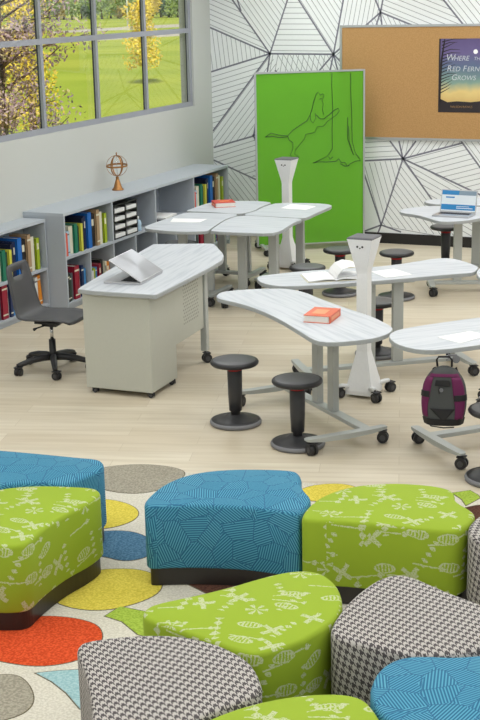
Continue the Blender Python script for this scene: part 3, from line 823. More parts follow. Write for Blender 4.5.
M1 = [(-3.782, 8.136), (-3.798, 8.230), (-3.772, 8.289), (-3.674, 8.375), (-3.524, 8.462), (-3.400, 8.488), (-3.251, 8.424), (-3.084, 8.266), (-2.883, 8.098), (-2.701, 7.963), (-2.569, 7.863), (-2.417, 7.693), (-2.372, 7.620), (-2.362, 7.498), (-2.405, 7.366), (-2.473, 7.292), (-2.568, 7.211), (-2.667, 7.177), (-2.747, 7.224), (-2.881, 7.376), (-3.111, 7.626), (-3.332, 7.828), (-3.532, 7.964), (-3.693, 8.032), (-3.745, 8.066)]
table('long white wavy table carrying a single orange book', M1, (-2.925, 7.93), math.atan2(-.66, .75), .56, .56, .21, attach=(-.1, -.16))
M2 = [(-3.737, 8.723), (-3.763, 8.825), (-3.692, 8.916), (-3.530, 9.089), (-3.295, 9.257), (-3.072, 9.398), (-2.966, 9.502), (-2.844, 9.686), (-2.735, 9.848), (-2.639, 9.894), (-2.508, 9.807), (-2.360, 9.640), (-2.341, 9.580), (-2.332, 9.411), (-2.404, 9.350), (-2.536, 9.242), (-2.767, 9.033), (-3.057, 8.796), (-3.233, 8.670), (-3.416, 8.565), (-3.513, 8.545), (-3.642, 8.602)]
table('long white table with an open book behind the small orange book table', M2, (-2.905, 9.09), math.atan2(.6, .8), .60, .5, .21)
M3 = [(-2.352, 7.452), (-2.353, 7.560), (-2.320, 7.645), (-2.222, 7.777), (-2.055, 7.970), (-1.880, 8.150), (-1.691, 8.284), (-1.536, 8.194), (-1.499, 7.883), (-1.607, 7.617), (-1.791, 7.408), (-1.975, 7.226), (-2.081, 7.190), (-2.202, 7.238), (-2.290, 7.328)]
table('white table at the right edge with the purple backpack hanging from it', M3, (-1.71, 8.03), math.atan2(.72, .70), .62, .58, .21, attach=(-.12, .12))
M4 = [(-2.321, 9.411), (-2.338, 9.612), (-2.237, 9.810), (-1.967, 9.935), (-1.671, 9.714), (-1.617, 9.224), (-1.832, 8.951), (-2.076, 8.973), (-2.236, 9.202)]
table('white table cut by the right edge touching the open book table', M4, (-1.75, 9.62), 0.2, .33, .5, .21)
R1 = [(-3.680, 11.960), (-3.688, 12.082), (-3.589, 12.267), (-3.407, 12.375), (-3.036, 12.421), (-2.781, 12.336), (-2.720, 11.993), (-2.872, 11.759), (-2.957, 11.599), (-3.075, 11.504), (-3.182, 11.501), (-3.315, 11.649), (-3.462, 11.794), (-3.619, 11.856)]
table('white table with the open laptop near the far wall', R1, (-3.02, 12.05), .35, .36, .5, .24)
R2 = [(-3.635, 12.593), (-3.607, 12.735), (-3.435, 12.837), (-3.089, 13.034), (-2.784, 12.981), (-2.734, 12.537), (-3.049, 12.475), (-3.422, 12.429), (-3.554, 12.483)]
table('white table behind the laptop table near the far wall', R2, (-3.05, 12.85), .2, .3, .5, .24)

# ------------------------------------------------------------------ stools
def stool():
    root = empty('wobble_stool', (0, 0, 0))
    q = MB(); q.lathe([(0, .001), (.158, .001), (.158, .028), (.12, .036), (.07, .05), (.05, .066), (0, .066)]); 
    bs = q.build('base', [M_STOOL], root)
    q = MB(); q.lathe([(.152, .0), (.1665, .004), (.1695, .016), (.164, .027), (.157, .0295)]); q.build('rim', M_RIM, bs)['label'] = 'grey rubber rim'
    q = MB(); q.lathe([(0, .06), (.03, .06), (.03, .085), (.041, .09), (.046, .2), (.048, .355), (.044, .362), (0, .362)]); q.build('column', M_STOOL, root)
    q = MB(); q.lathe([(0, .3622), (.05, .3622), (.05, .379), (0, .379)]); q.build('collar', M_RED, root)
    q = MB(); q.lathe([(0, .3792), (.06, .381), (.12, .390), (.148, .398), (.1555, .407), (.1565, .416), (.153, .424), (.144, .428), (.136, .429)]); q.build('seat', M_BLK, root)
    q = MB(); q.lathe([(.138, .4285), (.132, .4315), (.08, .4325), (0, .433)]); q.build('cushion', M_SEATTOP, root)
    return root
ST = [((-3.45, 7.67), 'black stool on its own beside the teacher desk'), ((-2.91, 7.395), 'black stool in front of the orange book table'), ((-4.10, 10.69), 'black stool right of the rear table cluster, before the open book table'),
      ((-4.11, 11.55), 'black stool partly hidden behind the nearer white charging tower'), ((-3.575, 11.56), 'black stool right of the nearer charging tower head, by the white sheet'), ((-3.52, 13.02), 'black stool standing under the laptop table at the far wall'),
      ((-5.665, 11.42), 'black stool under the table beside the bookcase'), ((-3.12, 9.60), 'black stool mostly hidden under the open book table'), ((-1.64, 7.205), 'black stool cut by the right edge of the view')]
p0 = stool()
for i, ((x, y), lab) in enumerate(ST):
    o = p0 if i == 0 else copy_tree(p0)
    o.location = (x, y, .0006); o.rotation_euler = (0, 0, i * .7); tag(o, lab, 'stool', 'black wobble stools')

# ------------------------------------------------------------------ charging towers
def tower():
    root = empty('charging_tower', (0, 0, 0))
    def sq(h, z, dx=0.): return [(-h, -h, z), (h, -h, z), (h, h, z), (-h, h, z)]
    q = MB(); q.loft([sq(.098, .022), sq(.098, .05), sq(.045, .29), sq(.039, .32), sq(.039, .86), sq(.042, .885), sq(.086, 1.085), sq(.090, 1.10)], smooth=False); q.build('body', M_WHITE, root)
    q = MB(); q.loft([sq(.090, 1.10), sq(.090, 1.108), sq(.08, 1.113)], smooth=False); q.build('top_pad', M_GREYPAD, root)
    for x, z in ((-.018, 1.05), (.018, 1.05), (0, 1.04)):
        q = MB(); y = -.042 - (z - .885) / .2 * .044; q.cyl((x, y + .004, z), (x, y - .002, z), .0075 if x else .005, n=12); q.build('socket', M_BLK, root)
    for sx in (-1, 1):
        for sy in (-1, 1):
            q = MB(); q.tube([(sx * .07, sy * .07, .07), (sx * .115, sy * .115, .085), (sx * .135, sy * .135, .085)], [.018, .016, .014]); ft = q.build('foot', M_WHITE, root)
            caster(ft, sx * .135, sy * .135, .034, PI / 4 * sx * sy + .3, .085)
    return root
p1 = tower()
TW = [((-2.875, 8.56), -.05, 'white charging tower between the orange book table and the open book table'), ((-5.03, 12.56), -.05, 'white charging tower in front of the green glass board'), ((-1.93, 8.63), .2, 'white charging tower at the right edge behind the backpack')]
for i, ((x, y), rz, lab) in enumerate(TW):
    o = p1 if i == 0 else copy_tree(p1)
    o.location = (x, y, 0); o.rotation_euler = (0, 0, rz); tag(o, lab, 'charging tower', 'white charging towers')

# ------------------------------------------------------------------ teacher desk
DT = [(-4.745, 7.925), (-4.16, 7.945), (-4.14, 7.965), (-4.205, 9.16), (-4.30, 9.42), (-4.57, 9.82), (-4.61, 9.835), (-5.03, 9.68), (-5.05, 9.65), (-4.78, 8.05)]
DC = (-4.5, 8.8)
root = empty('teacher_desk', (DC[0], DC[1], 0), 0, 'large white topped teacher desk with beige steel pedestal and silver laptop', 'desk')
L_ = lambda x, y: (x - DC[0], y - DC[1])
q = MB(); q.prism(chaikin([L_(*p) for p in DT], 1, .2), .717, .748, 0, 1, .004); q.build('desktop', [M_LAM, M_EDGE], root, uvmode=(rad(97),))
q = MB(); q.prism([L_(-4.728, 7.965), L_(-4.212, 7.975), L_(-4.226, 8.39), L_(-4.744, 8.38)], .04, .717, inset=.004); q.build('pedestal', M_DESK, root)
# privacy panel: sheet with rows of small punched holes
x0, y0, x1, y1 = -4.226, 8.39, -4.262, 8.94
q = MB(); mx, my = L_((x0 + x1) / 2, (y0 + y1) / 2); an = math.atan2(y1 - y0, x1 - x0); ln = math.hypot(x1 - x0, y1 - y0)
q.box((mx - .012, my, .50), (ln, .018, .434), rz=an, bev=.003)
for i in range(9):
    for j in range(12):
        t = .30 + i * .06 + (.0275 if j % 2 else 0); z = .40 + j * .025
        px, py = L_(x0 + (x1 - x0) * t, y0 + (y1 - y0) * t)
        if t < .93: q.cyl((px - .012, py, z), (px - .0021, py, z), .0068, n=8, mi=1)
q.build('privacy_panel', [M_DESK, M_HOLE], root)
for (x, y) in ((-4.275, 8.97), (-4.86, 9.45)):
    q = MB(); a, c = L_(x, y); q.box((a, c, .405), (.05, .05, .62), bev=.006); q.build('leg', M_SILV, root); caster(root, a, c, .036, .8, .1)
for (x, y) in ((-4.69, 8.0), (-4.255, 8.01), (-4.262, 8.35), (-4.70, 8.34)):
    a, c = L_(x, y); caster(root, a, c, .019, .3, .045)
q = MB(); a, c = L_(-4.56, 9.25); q.box((a, c, .70), (.62, .05, .033), rz=rad(146)); q.build('support_rail', M_SILV, root)

# laptop on the teacher desk: lid folded halfway over the keyboard
def laptop(loc, rz, w, d, ang, label, lidmat, screen=None):
    root = empty('laptop', loc, rz, label, 'laptop')
    q = MB(); q.box((0, -d / 2, .008), (w, d, .016), bev=.004); q.build('body', M_SILVER, root)
    kb = MB()
    for r in range(5):
        for k in range(13): kb.box((-w * .42 + (k + .5) * w * .84 / 13, -d * .16 - (r + .5) * d * .085, .0168), (w * .84 / 13 - .003, d * .085 - .003, .002))
    kb.build('keyboard', M_KEYS, root)
    q = MB(); q.box((0, -d * .8, .0164), (w * .3, d * .26, .001)); q.build('touchpad', M_ALU, root)
    q = MB(); q.box((0, -d / 2, .004), (w, d, .007), bev=.003)
    lo = q.build('lid', [M_SILVER], root, loc=(0, 0, .016)); lo.rotation_euler = (-ang, 0, 0)
    q = MB(); q.box((0, -d / 2, -.0001), (w - .006, d - .006, .001), 0)
    so = q.build('bezel', M_KEYS if screen is None else M_ALU, lo)
    if screen: screen(lo, w, d)
    else:
        q = MB(); q.box((0, 0, 0), (w - .012, d - .012, .001)); q.build('brushed_sheet', M_LID, lo, loc=(0, -d / 2, .0076))
    return root
lp = laptop((-4.415, 8.415, .7485), rad(-83.5), .44, .28, rad(32), 'silver laptop with half closed shiny lid on the teacher desk', M_LID)

def emis(name, c, s=1.):
    m = mat(name, c, .3); nt, b = nodes_of(m); b.inputs['Emission Color'].default_value = srgb(c); b.inputs['Emission Strength'].default_value = s
    return m
SC_W, SC_B, SC_D = emis('screen_white', (206, 214, 220), .45), emis('screen_blue', (30, 120, 178), .45), emis('screen_grey', (120, 140, 156), .4)
def screen(lo, w, d):
    q = MB()
    def r(x0, x1, y0, y1, mi, e=.001): q.box(((x0 + x1 - 1) / 2 * w, -((y0 + y1) / 2) * d, -.0008 - e), ((x1 - x0) * w, (y1 - y0) * d, .0006), mi)
    r(.03, .97, .05, .95, 0, 0)
    r(.03, .5, .76, .95, 1); r(.5, .97, .76, .95, 2); r(.14, .38, .62, .68, 1); r(.03, .97, .1, .34, 1); r(.45, .9, .17, .2, 0, .0016); r(.45, .8, .25, .27, 0, .0016)
    q.build('screen', [SC_W, SC_B, SC_D], lo)
laptop((-3.12, 11.93, .7302), rad(-4), .34, .205, rad(104), 'open laptop with blue and white screen on the far table', M_SILVER, screen)

# ------------------------------------------------------------------ task chair
root = empty('task_chair', (-5.265, 8.40, 0), rad(6), 'black plastic swivel task chair between the bookcase and teacher desk', 'chair')
prof = [(.235, .385, .19), (.20, .402, .205), (.10, .41, .21), (0, .405, .212), (-.1, .402, .21), (-.165, .412, .205), (-.20, .445, .2), (-.218, .5, .195), (-.232, .57, .19), (-.244, .63, .188), (-.252, .665, .186), (-.262, .71, .182), (-.270, .75, .176), (-.277, .785, .166), (-.283, .805, .146)]
bm = bmesh.new(); G = []
ss = [-1, -.8, -.6, -.42, -.22, 0, .22, .42, .6, .8, 1]
for (x, z, w) in prof:
    rowv = []
    for s in ss:
        up = .018 * s * s if x > -.17 else 0.
        rowv.append(bm.verts.new((x + (.02 * s * s if x <= -.17 else 0), s * w, z + up)))
    G.append(rowv)
for i in range(len(G) - 1):
    for j in range(len(ss) - 1):
        if 11 <= i + 0 <= 11 and 3 <= j <= 6: continue
        bm.faces.new([G[i][j], G[i][j + 1], G[i + 1][j + 1], G[i + 1][j]]).smooth = True
bmesh.ops.recalc_face_normals(bm, faces=bm.faces)
bmesh.ops.solidify(bm, geom=list(bm.faces), thickness=.011)
q = MB(); q.merge(bm, smooth=True); o = q.build('seat_shell', M_CHAR, root)
q = MB(); q.box((0, 0, .378), (.2, .16, .018), bev=.004); q.box((0, 0, .358), (.12, .09, .03), bev=.008); q.build('seat_plate', M_BLK, root)
q = MB(); q.tube([(-.02, -.05, .357), (-.06, -.12, .35), (-.07, -.15, .345)], [.006, .006, .012]); q.build('height_lever', M_BLK, root)
q = MB(); q.cyl((0, 0, .235), (0, 0, .345), .0135); q.build('gas_cylinder', M_CHROME, root)
q = MB(); q.lathe([(0, .09), (.032, .09), (.026, .12), (.025, .24), (0, .24)]); q.build('column_cover', M_BLK, root)
for k in range(5):
    a = 2 * PI * k / 5 + rad(-62)
    q = MB(); ca, sa = math.cos(a), math.sin(a)
    q.tube([(0, 0, .105), (.08 * ca, .08 * sa, .108), (.18 * ca, .18 * sa, .098), (.265 * ca, .265 * sa, .078), (.285 * ca, .285 * sa, .072)], [.03, .028, .024, .02, .016], 10, flat=.9); ar = q.build('base_arm', M_BLK, root)
    caster(ar, .27 * ca, .27 * sa, .03, a + .8, .075)

# ------------------------------------------------------------------ green glass board with a sketch
GL, GR = Vector((-5.655, 13.244, 0)), Vector((-4.669, 13.908, 0))
ga = math.atan2(GR.y - GL.y, GR.x - GL.x); gw = (GR - GL).length; g0, g1 = .065, 1.90
root = empty('glass_board', (GL + GR) / 2, ga, 'tall lime green glass board with a dog and tree sketch in front of wallpaper', 'board')
q = MB(); q.box((0, 0, (g0 + g1) / 2), (gw - .02, .008, g1 - g0 - .02)); q.build('glass_panel', M_GREEN, root)
q = MB()
for s in (-1, 1): q.box((s * (gw / 2 - .008), 0, (g0 + g1) / 2), (.018, .024, g1 - g0))
q.box((0, 0, g1 - .008), (gw - .036, .024, .018)); q.box((0, 0, g0 + .006), (gw - .036, .024, .012)); q.build('frame', M_ALU, root)
for s in (-1, 1):
    q = MB(); q.box((s * (gw / 2 - .05), 0, .08), (.04, .56, .022), bev=.004); ft = q.build('foot', M_SILV, root)
    for e in (-1, 1): caster(ft, s * (gw / 2 - .05), e * .25, .034, .5, .075)
SK = [[(0.089, 0.365), (0.141, 0.343), (0.211, 0.356), (0.293, 0.363), (0.340, 0.331), (0.411, 0.304), (0.470, 0.280), (0.499, 0.248), (0.518, 0.212), (0.530, 0.177), (0.554, 0.134), (0.571, 0.120), (0.594, 0.139), (0.613, 0.131), (0.629, 0.140), (0.607, 0.168), (0.619, 0.186), (0.611, 0.222), (0.622, 0.251)],
  [(0.622, 0.275), (0.680, 0.248), (0.727, 0.224), (0.756, 0.218), (0.765, 0.232), (0.739, 0.254), (0.657, 0.288), (0.621, 0.316), (0.563, 0.317), (0.539, 0.350), (0.457, 0.358), (0.444, 0.384), (0.409, 0.411), (0.361, 0.446), (0.354, 0.468), (0.395, 0.486), (0.376, 0.504)],
  [(0.293, 0.363), (0.304, 0.387), (0.339, 0.402), (0.338, 0.438), (0.314, 0.474), (0.337, 0.489)],
  [(0.089, 0.365), (0.152, 0.362), (0.222, 0.371), (0.293, 0.368)],
  [(0.499, 0.248), (0.503, 0.281), (0.526, 0.295), (0.549, 0.268), (0.545, 0.239)],
  [(0.552, 0.249), (0.587, 0.272), (0.622, 0.275)],
  [(0.584, 0.162), (0.603, 0.157)],
  [(0.700, 0.017), (0.697, 0.086), (0.699, 0.115), (0.705, 0.202), (0.698, 0.332), (0.701, 0.448), (0.653, 0.490), (0.535, 0.523)],
  [(0.870, 0.021), (0.871, 0.090), (0.869, 0.119), (0.879, 0.235), (0.884, 0.409), (0.911, 0.475), (0.953, 0.512)],
  [(0.843, 0.271), (0.842, 0.394), (0.876, 0.460), (0.899, 0.489)],
  [(0.852, 0.321), (0.856, 0.408), (0.892, 0.482)],
  [(0.524, 0.523), (0.582, 0.520), (0.653, 0.523), (0.735, 0.521), (0.758, 0.507), (0.782, 0.529), (0.817, 0.530), (0.840, 0.553), (0.864, 0.539), (0.911, 0.526), (0.962, 0.523)],
  [(0.770, 0.536), (0.816, 0.552), (0.859, 0.550)],
  [(0.665, 0.493), (0.681, 0.508), (0.705, 0.494)]]
q = MB()
for ln in SK:
    q.tube([((u - .5) * gw, -.006, g1 + (g0 - g1) * v) for u, v in ln], .0046, 6, flat=.5)
q.build('sketch_lines', mat('dark_green_marker', (36, 74, 26), .6), root)['label'] = 'dark line drawing of a dog rearing up at a tree'

# ------------------------------------------------------------------ cork board and poster
CX0, CX1, CZ0, CZ1 = -5.04, -2.55, 1.137, 2.345
root = empty('cork_board', ((CX0 + CX1) / 2, WY, (CZ0 + CZ1) / 2), 0, 'wide tan cork board with white frame hung on the wallpaper', 'pinboard')
w, h = CX1 - CX0, CZ1 - CZ0
q = MB(); q.box((0, -.012, 0), (w - .03, .016, h - .03)); q.build('cork_panel', M_CORK, root)
q = MB()
for s in (-1, 1): q.box((s * (w / 2 - .0125), -.016, 0), (.025, .026, h)); q.box((0, -.016, s * (h / 2 - .0125)), (w - .05, .026, .025))
q.build('frame', M_ALU, root)
PX0, PX1, PZ0, PZ1 = -3.94, -3.44, 1.438, 2.196
pw, ph = PX1 - PX0, PZ1 - PZ0
root = empty('poster', ((PX0 + PX1) / 2, WY - .02, PZ0), 0, 'dark dusk coloured book poster pinned to the cork board', 'poster')
def postermat():
    m = mat('printed_dusk_poster', (80, 80, 110), .55); nt, b = nodes_of(m)
    tc = nt.nodes.new('ShaderNodeTexCoord'); sp = nt.nodes.new('ShaderNodeSeparateXYZ'); nt.links.new(tc.outputs['Object'], sp.inputs[0])
    nz = nt.nodes.new('ShaderNodeTexNoise'); nz.inputs['Scale'].default_value = 7.; nt.links.new(tc.outputs['Object'], nz.inputs['Vector'])
    v = E(nt, sp.outputs[2]) / ph + E(nt, nz.outputs['Fac']) * .16 - .08
    r = nt.nodes.new('ShaderNodeValToRGB'); nt.links.new(v.k, r.inputs[0])
    r.color_ramp.elements[0].position = .1; r.color_ramp.elements[0].color = srgb((206, 170, 104))
    r.color_ramp.elements[1].position = 1.; r.color_ramp.elements[1].color = srgb((92, 78, 124))
    for p, c in ((.27, (226, 200, 130)), (.42, (128, 158, 146)), (.62, (92, 110, 138)), (.8, (104, 92, 140))):
        e = r.color_ramp.elements.new(p); e.color = srgb(c)
    nt.links.new(r.outputs[0], b.inputs['Base Color'])
    return m
M_INK = mat('poster_dark_ink', (40, 32, 36), .6)
q = MB(); q.box((0, -.002, ph / 2), (pw, .002, ph)); q.build('sheet', postermat(), root)
q = MB()
q.face([(-pw / 2, -.0035, 0), (pw / 2, -.0035, 0), (pw / 2, -.0035, .125), (pw * .2, -.0035, .108), (-pw * .1, -.0035, .116), (-pw * .3, -.0035, .105), (-pw / 2, -.0035, .15)])
q.build('dark_ground_print', M_INK, root)
def ribbon(q, pts, ws):
    for (a, wa), (c, wc) in zip(zip(pts, ws), list(zip(pts, ws))[1:]):
        d = Vector((c[0] - a[0], 0, c[2] - a[2])).normalized(); n = Vector((-d.z, 0, d.x))
        q.face([Vector(a) + n * wa, Vector(c) + n * wc, Vector(c) - n * wc, Vector(a) - n * wa])
q = MB(); ribbon(q, [(-pw / 2 + .012, -.0035, .1), (-pw / 2 + .018, -.0035, .35), (-pw / 2 + .03, -.0035, .55), (-pw / 2 + .06, -.0035, ph - .005)], [.012, .012, .01, .006])
rr = random.Random(5)
for k in range(16):
    z = .2 + k * .035; L = .05 + .2 * (z / ph) * rr.uniform(.5, 1.1)
    ribbon(q, [(-pw / 2 + .016 + .02 * z, -.0035, z), (-pw / 2 + .03 + L * .5, -.0035, z + .03), (-pw / 2 + .03 + L, -.0035, min(ph - .004, z + .02 + .05 * rr.uniform(0, 1)))], [.006, .004, .0018])
q.box((-pw / 2 + .008, -.0034, ph / 2), (.016, .0012, ph)); q.build('bare_tree_print', M_INK, root)
q = MB(); q.cyl((pw * .22 + .03, -.0025, .625), (pw * .22 + .03, -.004, .625), .024, n=20); q.build('moon_print', M_SHEET, root)
M_TXT = mat('poster_white_ink', (205, 210, 216), .6); M_TXT2 = mat('poster_gold_ink', (176, 134, 80), .6)
def text(body, size, x, z, mm, name, sh=.2, al='LEFT'):
    cu = bpy.data.curves.new(name, 'FONT'); cu.body = body; cu.size = size; cu.shear = sh; cu.extrude = .0004; cu.offset = -.0004; cu.align_x = al
    t = bpy.data.objects.new(name, cu); COL.objects.link(t); bpy.context.view_layer.update()
    me = bpy.data.meshes.new_from_object(t.evaluated_get(bpy.context.evaluated_depsgraph_get())); bpy.data.objects.remove(t)
    me.materials.clear(); me.materials.append(mm)
    o = bpy.data.objects.new(name, me); COL.objects.link(o); o.parent = root; o.location = (x, -.0045, z); o.rotation_euler = (PI / 2, 0, 0)
text('W', .094, -pw / 2 + .072, .535, M_TXT, 'title_lettering'); text('HERE', .07, -pw / 2 + .158, .535, M_TXT, 'title_lettering'); text('THE', .05, -pw / 2 + .37, .538, M_TXT, 'title_lettering')
text('R', .088, -pw / 2 + .085, .425, M_TXT, 'title_lettering'); text('ED', .07, -pw / 2 + .142, .425, M_TXT, 'title_lettering'); text('F', .084, -pw / 2 + .255, .425, M_TXT, 'title_lettering'); text('ERN', .07, -pw / 2 + .302, .425, M_TXT, 'title_lettering')
text('G', .084, -pw / 2 + .135, .335, M_TXT, 'title_lettering'); text('ROWS', .068, -pw / 2 + .198, .335, M_TXT, 'title_lettering')
text('WILSON RAWLS', .032, 0, .048, M_TXT2, 'author_lettering', 0, 'CENTER')

# ------------------------------------------------------------------ papers and loose books
def sheet(pts, label, z=.73):
    c = centroid(pts); q = MB(); q.prism([(x - c[0], y - c[1]) for x, y in pts], 0, .003, inset=.0006)
    return tag(q.build('paper_sheet', M_SHEET, None, loc=(c[0], c[1], z + .0002)), label, 'paper', 'white paper sheets')
sheet([(-5.519, 10.979), (-5.200, 11.030), (-5.190, 10.849), (-5.457, 10.795)], 'white paper sheet on the table nearest the bookcase')
sheet([(-4.794, 11.814), (-4.797, 12.079), (-4.514, 12.008), (-4.527, 11.776)], 'white paper sheet on the table before the green board')
sheet([(-3.040, 9.209), (-2.914, 9.361), (-2.730, 9.202), (-2.871, 9.035)], 'white paper sheet right of the nearer charging tower')
sheet([(-2.066, 7.499), (-1.924, 7.700), (-1.790, 7.643), (-1.907, 7.404)], 'white paper sheet on the table with the hanging backpack')

def lying_book(loc, rz, w, d, t, mm, label, stripe):
    root = empty('book', loc, rz, label, 'book', 'books lying on tables')
    q = MB(); c = .003
    q.box((0, 0, c / 2), (w, d, c)); q.box((0, 0, t - c / 2), (w, d, c)); q.box((w / 2 - c / 2, 0, t / 2), (c, d, t - 2 * c)); 
    q.box((-w * .05, 0, t + .0003), (w * .5, d * .5, .0006), 1); q.box((w / 2 + .0003, 0, t / 2), (.0006, d * .7, t * .5), 1)
    q.build('cover', [mm, stripe], root)
    q = MB(); q.box((-.003, 0, t / 2), (w - .012, d - .012, t - 2 * c - .0004)); q.build('pages', M_PAGE, root)
M_ORA = mat('orange_red_cover', (222, 96, 54), .4); M_ORS = mat('pale_orange_print', (236, 150, 100), .4); M_RDC = mat('bright_red_cover', (214, 58, 34), .4); M_ORC = mat('orange_print', (236, 112, 50), .4)
BK = [(-2.941, 7.610), (-2.951, 7.839), (-2.795, 7.840), (-2.790, 7.618)]
lying_book(((BK[0][0] + BK[2][0]) / 2, (BK[0][1] + BK[2][1]) / 2, .7302), math.atan2(BK[3][1] - BK[0][1], BK[3][0] - BK[0][0]), .17, .235, .046, M_ORA, 'thick orange book lying alone on the long wavy table', M_ORS)
BK2 = [(-5.533, 11.769), (-5.526, 11.939), (-5.239, 11.843), (-5.336, 11.672)]
lying_book(((BK2[0][0] + BK2[2][0]) / 2, (BK2[0][1] + BK2[2][1]) / 2, .7302), rad(215), .2, .2, .045, M_RDC, 'thick red book lying on the rear table cluster', M_ORC)
# open book
OBp = [(-3.426, 8.870), (-3.244, 8.659), (-3.140, 8.780), (-3.334, 9.087)]
cx, cy = (OBp[2][0] + OBp[3][0]) / 2, (OBp[2][1] + OBp[3][1]) / 2
dv = Vector((OBp[3][0] - OBp[2][0], OBp[3][1] - OBp[2][1])); bl = .27
root = empty('open_book', (cx, cy, .7302), math.atan2(dv.y, dv.x) - PI / 2, 'open book with white pages on the table behind', 'book')
q = MB(); q.box((-.105, 0, .002), (.205, bl + .01, .003)); q.box((.105, 0, .002), (.205, bl + .01, .003)); q.build('cover', BM['cream'], root)
def leaf(pts, th, nm):
    q = MB(); L = [[(x, -bl / 2, z) , (x, bl / 2, z), (x, bl / 2, z + th), (x, -bl / 2, z + th)] for x, z in pts]; q.loft(L, smooth=False); q.build(nm, M_SHEET, root)
leaf([(-.2, .004), (-.15, .007), (-.07, .014), (-.02, .012), (0, .004)], .007, 'left_pages')
leaf([(0, .004), (.02, .012), (.07, .015), (.15, .008), (.2, .004)], .007, 'right_pages')
leaf([(0, .018), (.012, .045), (.045, .08), (.1, .098), (.16, .088), (.2, .07)], .003, 'turning_pages')

# ------------------------------------------------------------------ backpack
M_BAGG = mat('charcoal_nylon', (72, 74, 74), .75, bump=.15, bscale=500); M_BAGP = mat('magenta_nylon', (100, 16, 74), .7, bump=.15, bscale=500); M_BAGK = mat('black_nylon', (26, 24, 27), .7, bump=.1, bscale=500)
BH = .335
root = empty('backpack', (-1.945, 7.222, .306), rad(14), 'purple and charcoal school backpack hanging below the table edge', 'backpack')
def bw(v): return .118 * (.9 + .18 * math.sin(PI * min(1, v * 1.15) ** .9)) * (1 if v < .62 else math.sqrt(max(.02, 1 - ((v - .62) / .385) ** 2.4)))
def bd(v): return .085 * (1.0 - .42 * v) * (1 if v < .7 else math.sqrt(max(.03, 1 - ((v - .7) / .31) ** 2.2))) * (.82 + .18 * min(1, v / .12))
def bp(s, v, o=0.):
    w_, d_ = bw(v) + o, bd(v) + o
    a = abs(s); return (w_ * s, -d_ * (1 - a ** 2.8) ** (1 / 2.8), BH * v)
q = MB(); loops = []
for k in range(25):
    v = k / 24; L = []
    for i in range(32):
        t = 2 * PI * i / 32; c, s = math.cos(t), math.sin(t); n = 2.8
        L.append((bw(v) * math.copysign(abs(c) ** (2 / n), c), bd(v) * math.copysign(abs(s) ** (2 / n), s) * (1 if s < 0 else .7), BH * v))
    loops.append(L)
q.loft(loops); q.build('body', M_BAGG, root)
def patch(nm, mm, s0, s1, v0, v1, o=.005, n=14, m=8):
    bm = bmesh.new(); G = []
    for k in range(n + 1):
        v = v0 + (v1 - v0) * k / n; a = s0(v) if callable(s0) else s0; c = s1(v) if callable(s1) else s1
        G.append([bm.verts.new(bp(max(-.995, min(.995, a + (c - a) * j / m)), v, o)) for j in range(m + 1)])
    for k in range(n):
        for j in range(m):
            bm.faces.new([G[k][j], G[k][j + 1], G[k + 1][j + 1], G[k + 1][j]])
    bmesh.ops.recalc_face_normals(bm, faces=bm.faces); bmesh.ops.solidify(bm, geom=list(bm.faces), thickness=.006)
    q = MB(); q.merge(bm, smooth=True); return q.build(nm, mm, root)
bow = lambda v: .62 + .16 * abs(v - .5)
patch('side_panel', M_BAGP, lambda v: -.97, lambda v: -bow(v) - .06 * math.sin(6 * v), .16, .84, .004)
patch('side_panel', M_BAGP, lambda v: bow(v) + .06 * math.sin(6 * v) - .22, lambda v: .90, .12, .84, .004)
patch('top_panel', M_BAGP, -.9, .9, .845, .895, .0045)
patch('bottom_panel', M_BAGK, -.98, .98, .01, .13, .005)
patch('side_pocket', M_BAGK, -.97, -.62, .50, .60, .008); patch('side_pocket', M_BAGK, .42, .96, .44, .54, .008)
patch('front_pocket', M_BAGK, -.42, .28, .70, .80, .009)
patch('front_panel', M_BAGK, lambda v: -.55 * (v - .08) / .22, lambda v: .45 * (v - .08) / .22, .10, .31, .008)
q = MB(); x, y, z = bp(-.12, .63, .008); q.cyl((x, y + .004, z), (x, y - .004, z), .011, n=16); q.build('round_badge', M_RIM, root)
q = MB(); x, y, z = bp(-.2, .62, .01); q.tube([bp(-.2, .70, .012), bp(-.21, .64, .016), bp(-.2, .57, .012)], .003, 6); q.build('zip_pull', M_BAGK, root)
q = MB(); q.tube([(-.04, .0, BH - .004), (-.045, 0, BH + .035), (-.035, 0, BH + .052), (.025, 0, BH + .054), (.04, 0, BH + .035), (.04, 0, BH - .004)], .006, 8); q.build('grab_loop', M_BAGK, root)
for s in (-1, 1):
    q = MB(); q.tube([(s * .06, .03, BH * .93), (s * .075, .075, BH * .75), (s * .08, .08, BH * .45), (s * .085, .06, BH * .12)], .014, 8, flat=.4); q.build('shoulder_strap', M_BAGK, root)
q = MB(); q.tube([(-.1, -.02, .012), (-.07, -.05, -.008), (0, -.06, -.014), (.06, -.05, -.012)], .0035, 6); q.build('loose_strap', M_BAGK, root)
root = empty('bag_hook', (-1.93, 7.255, .702), rad(14), 'grey round bag hook under the table edge above the backpack', 'hook')
q = MB(); q.cyl((.04, -.012, -.027), (.04, 0, -.027), .022, n=20); q.box((.02, -.004, -.006), (.05, .008, .012)); q.build('disc', M_RIM, root)
q = MB(); q.tube([(0, 0, 0), (0, -.002, -.022), (-.010, -.032, -.025), (-.012, -.06, -.018)], .004, 6); q.build('hook_arm', M_RIM, root)

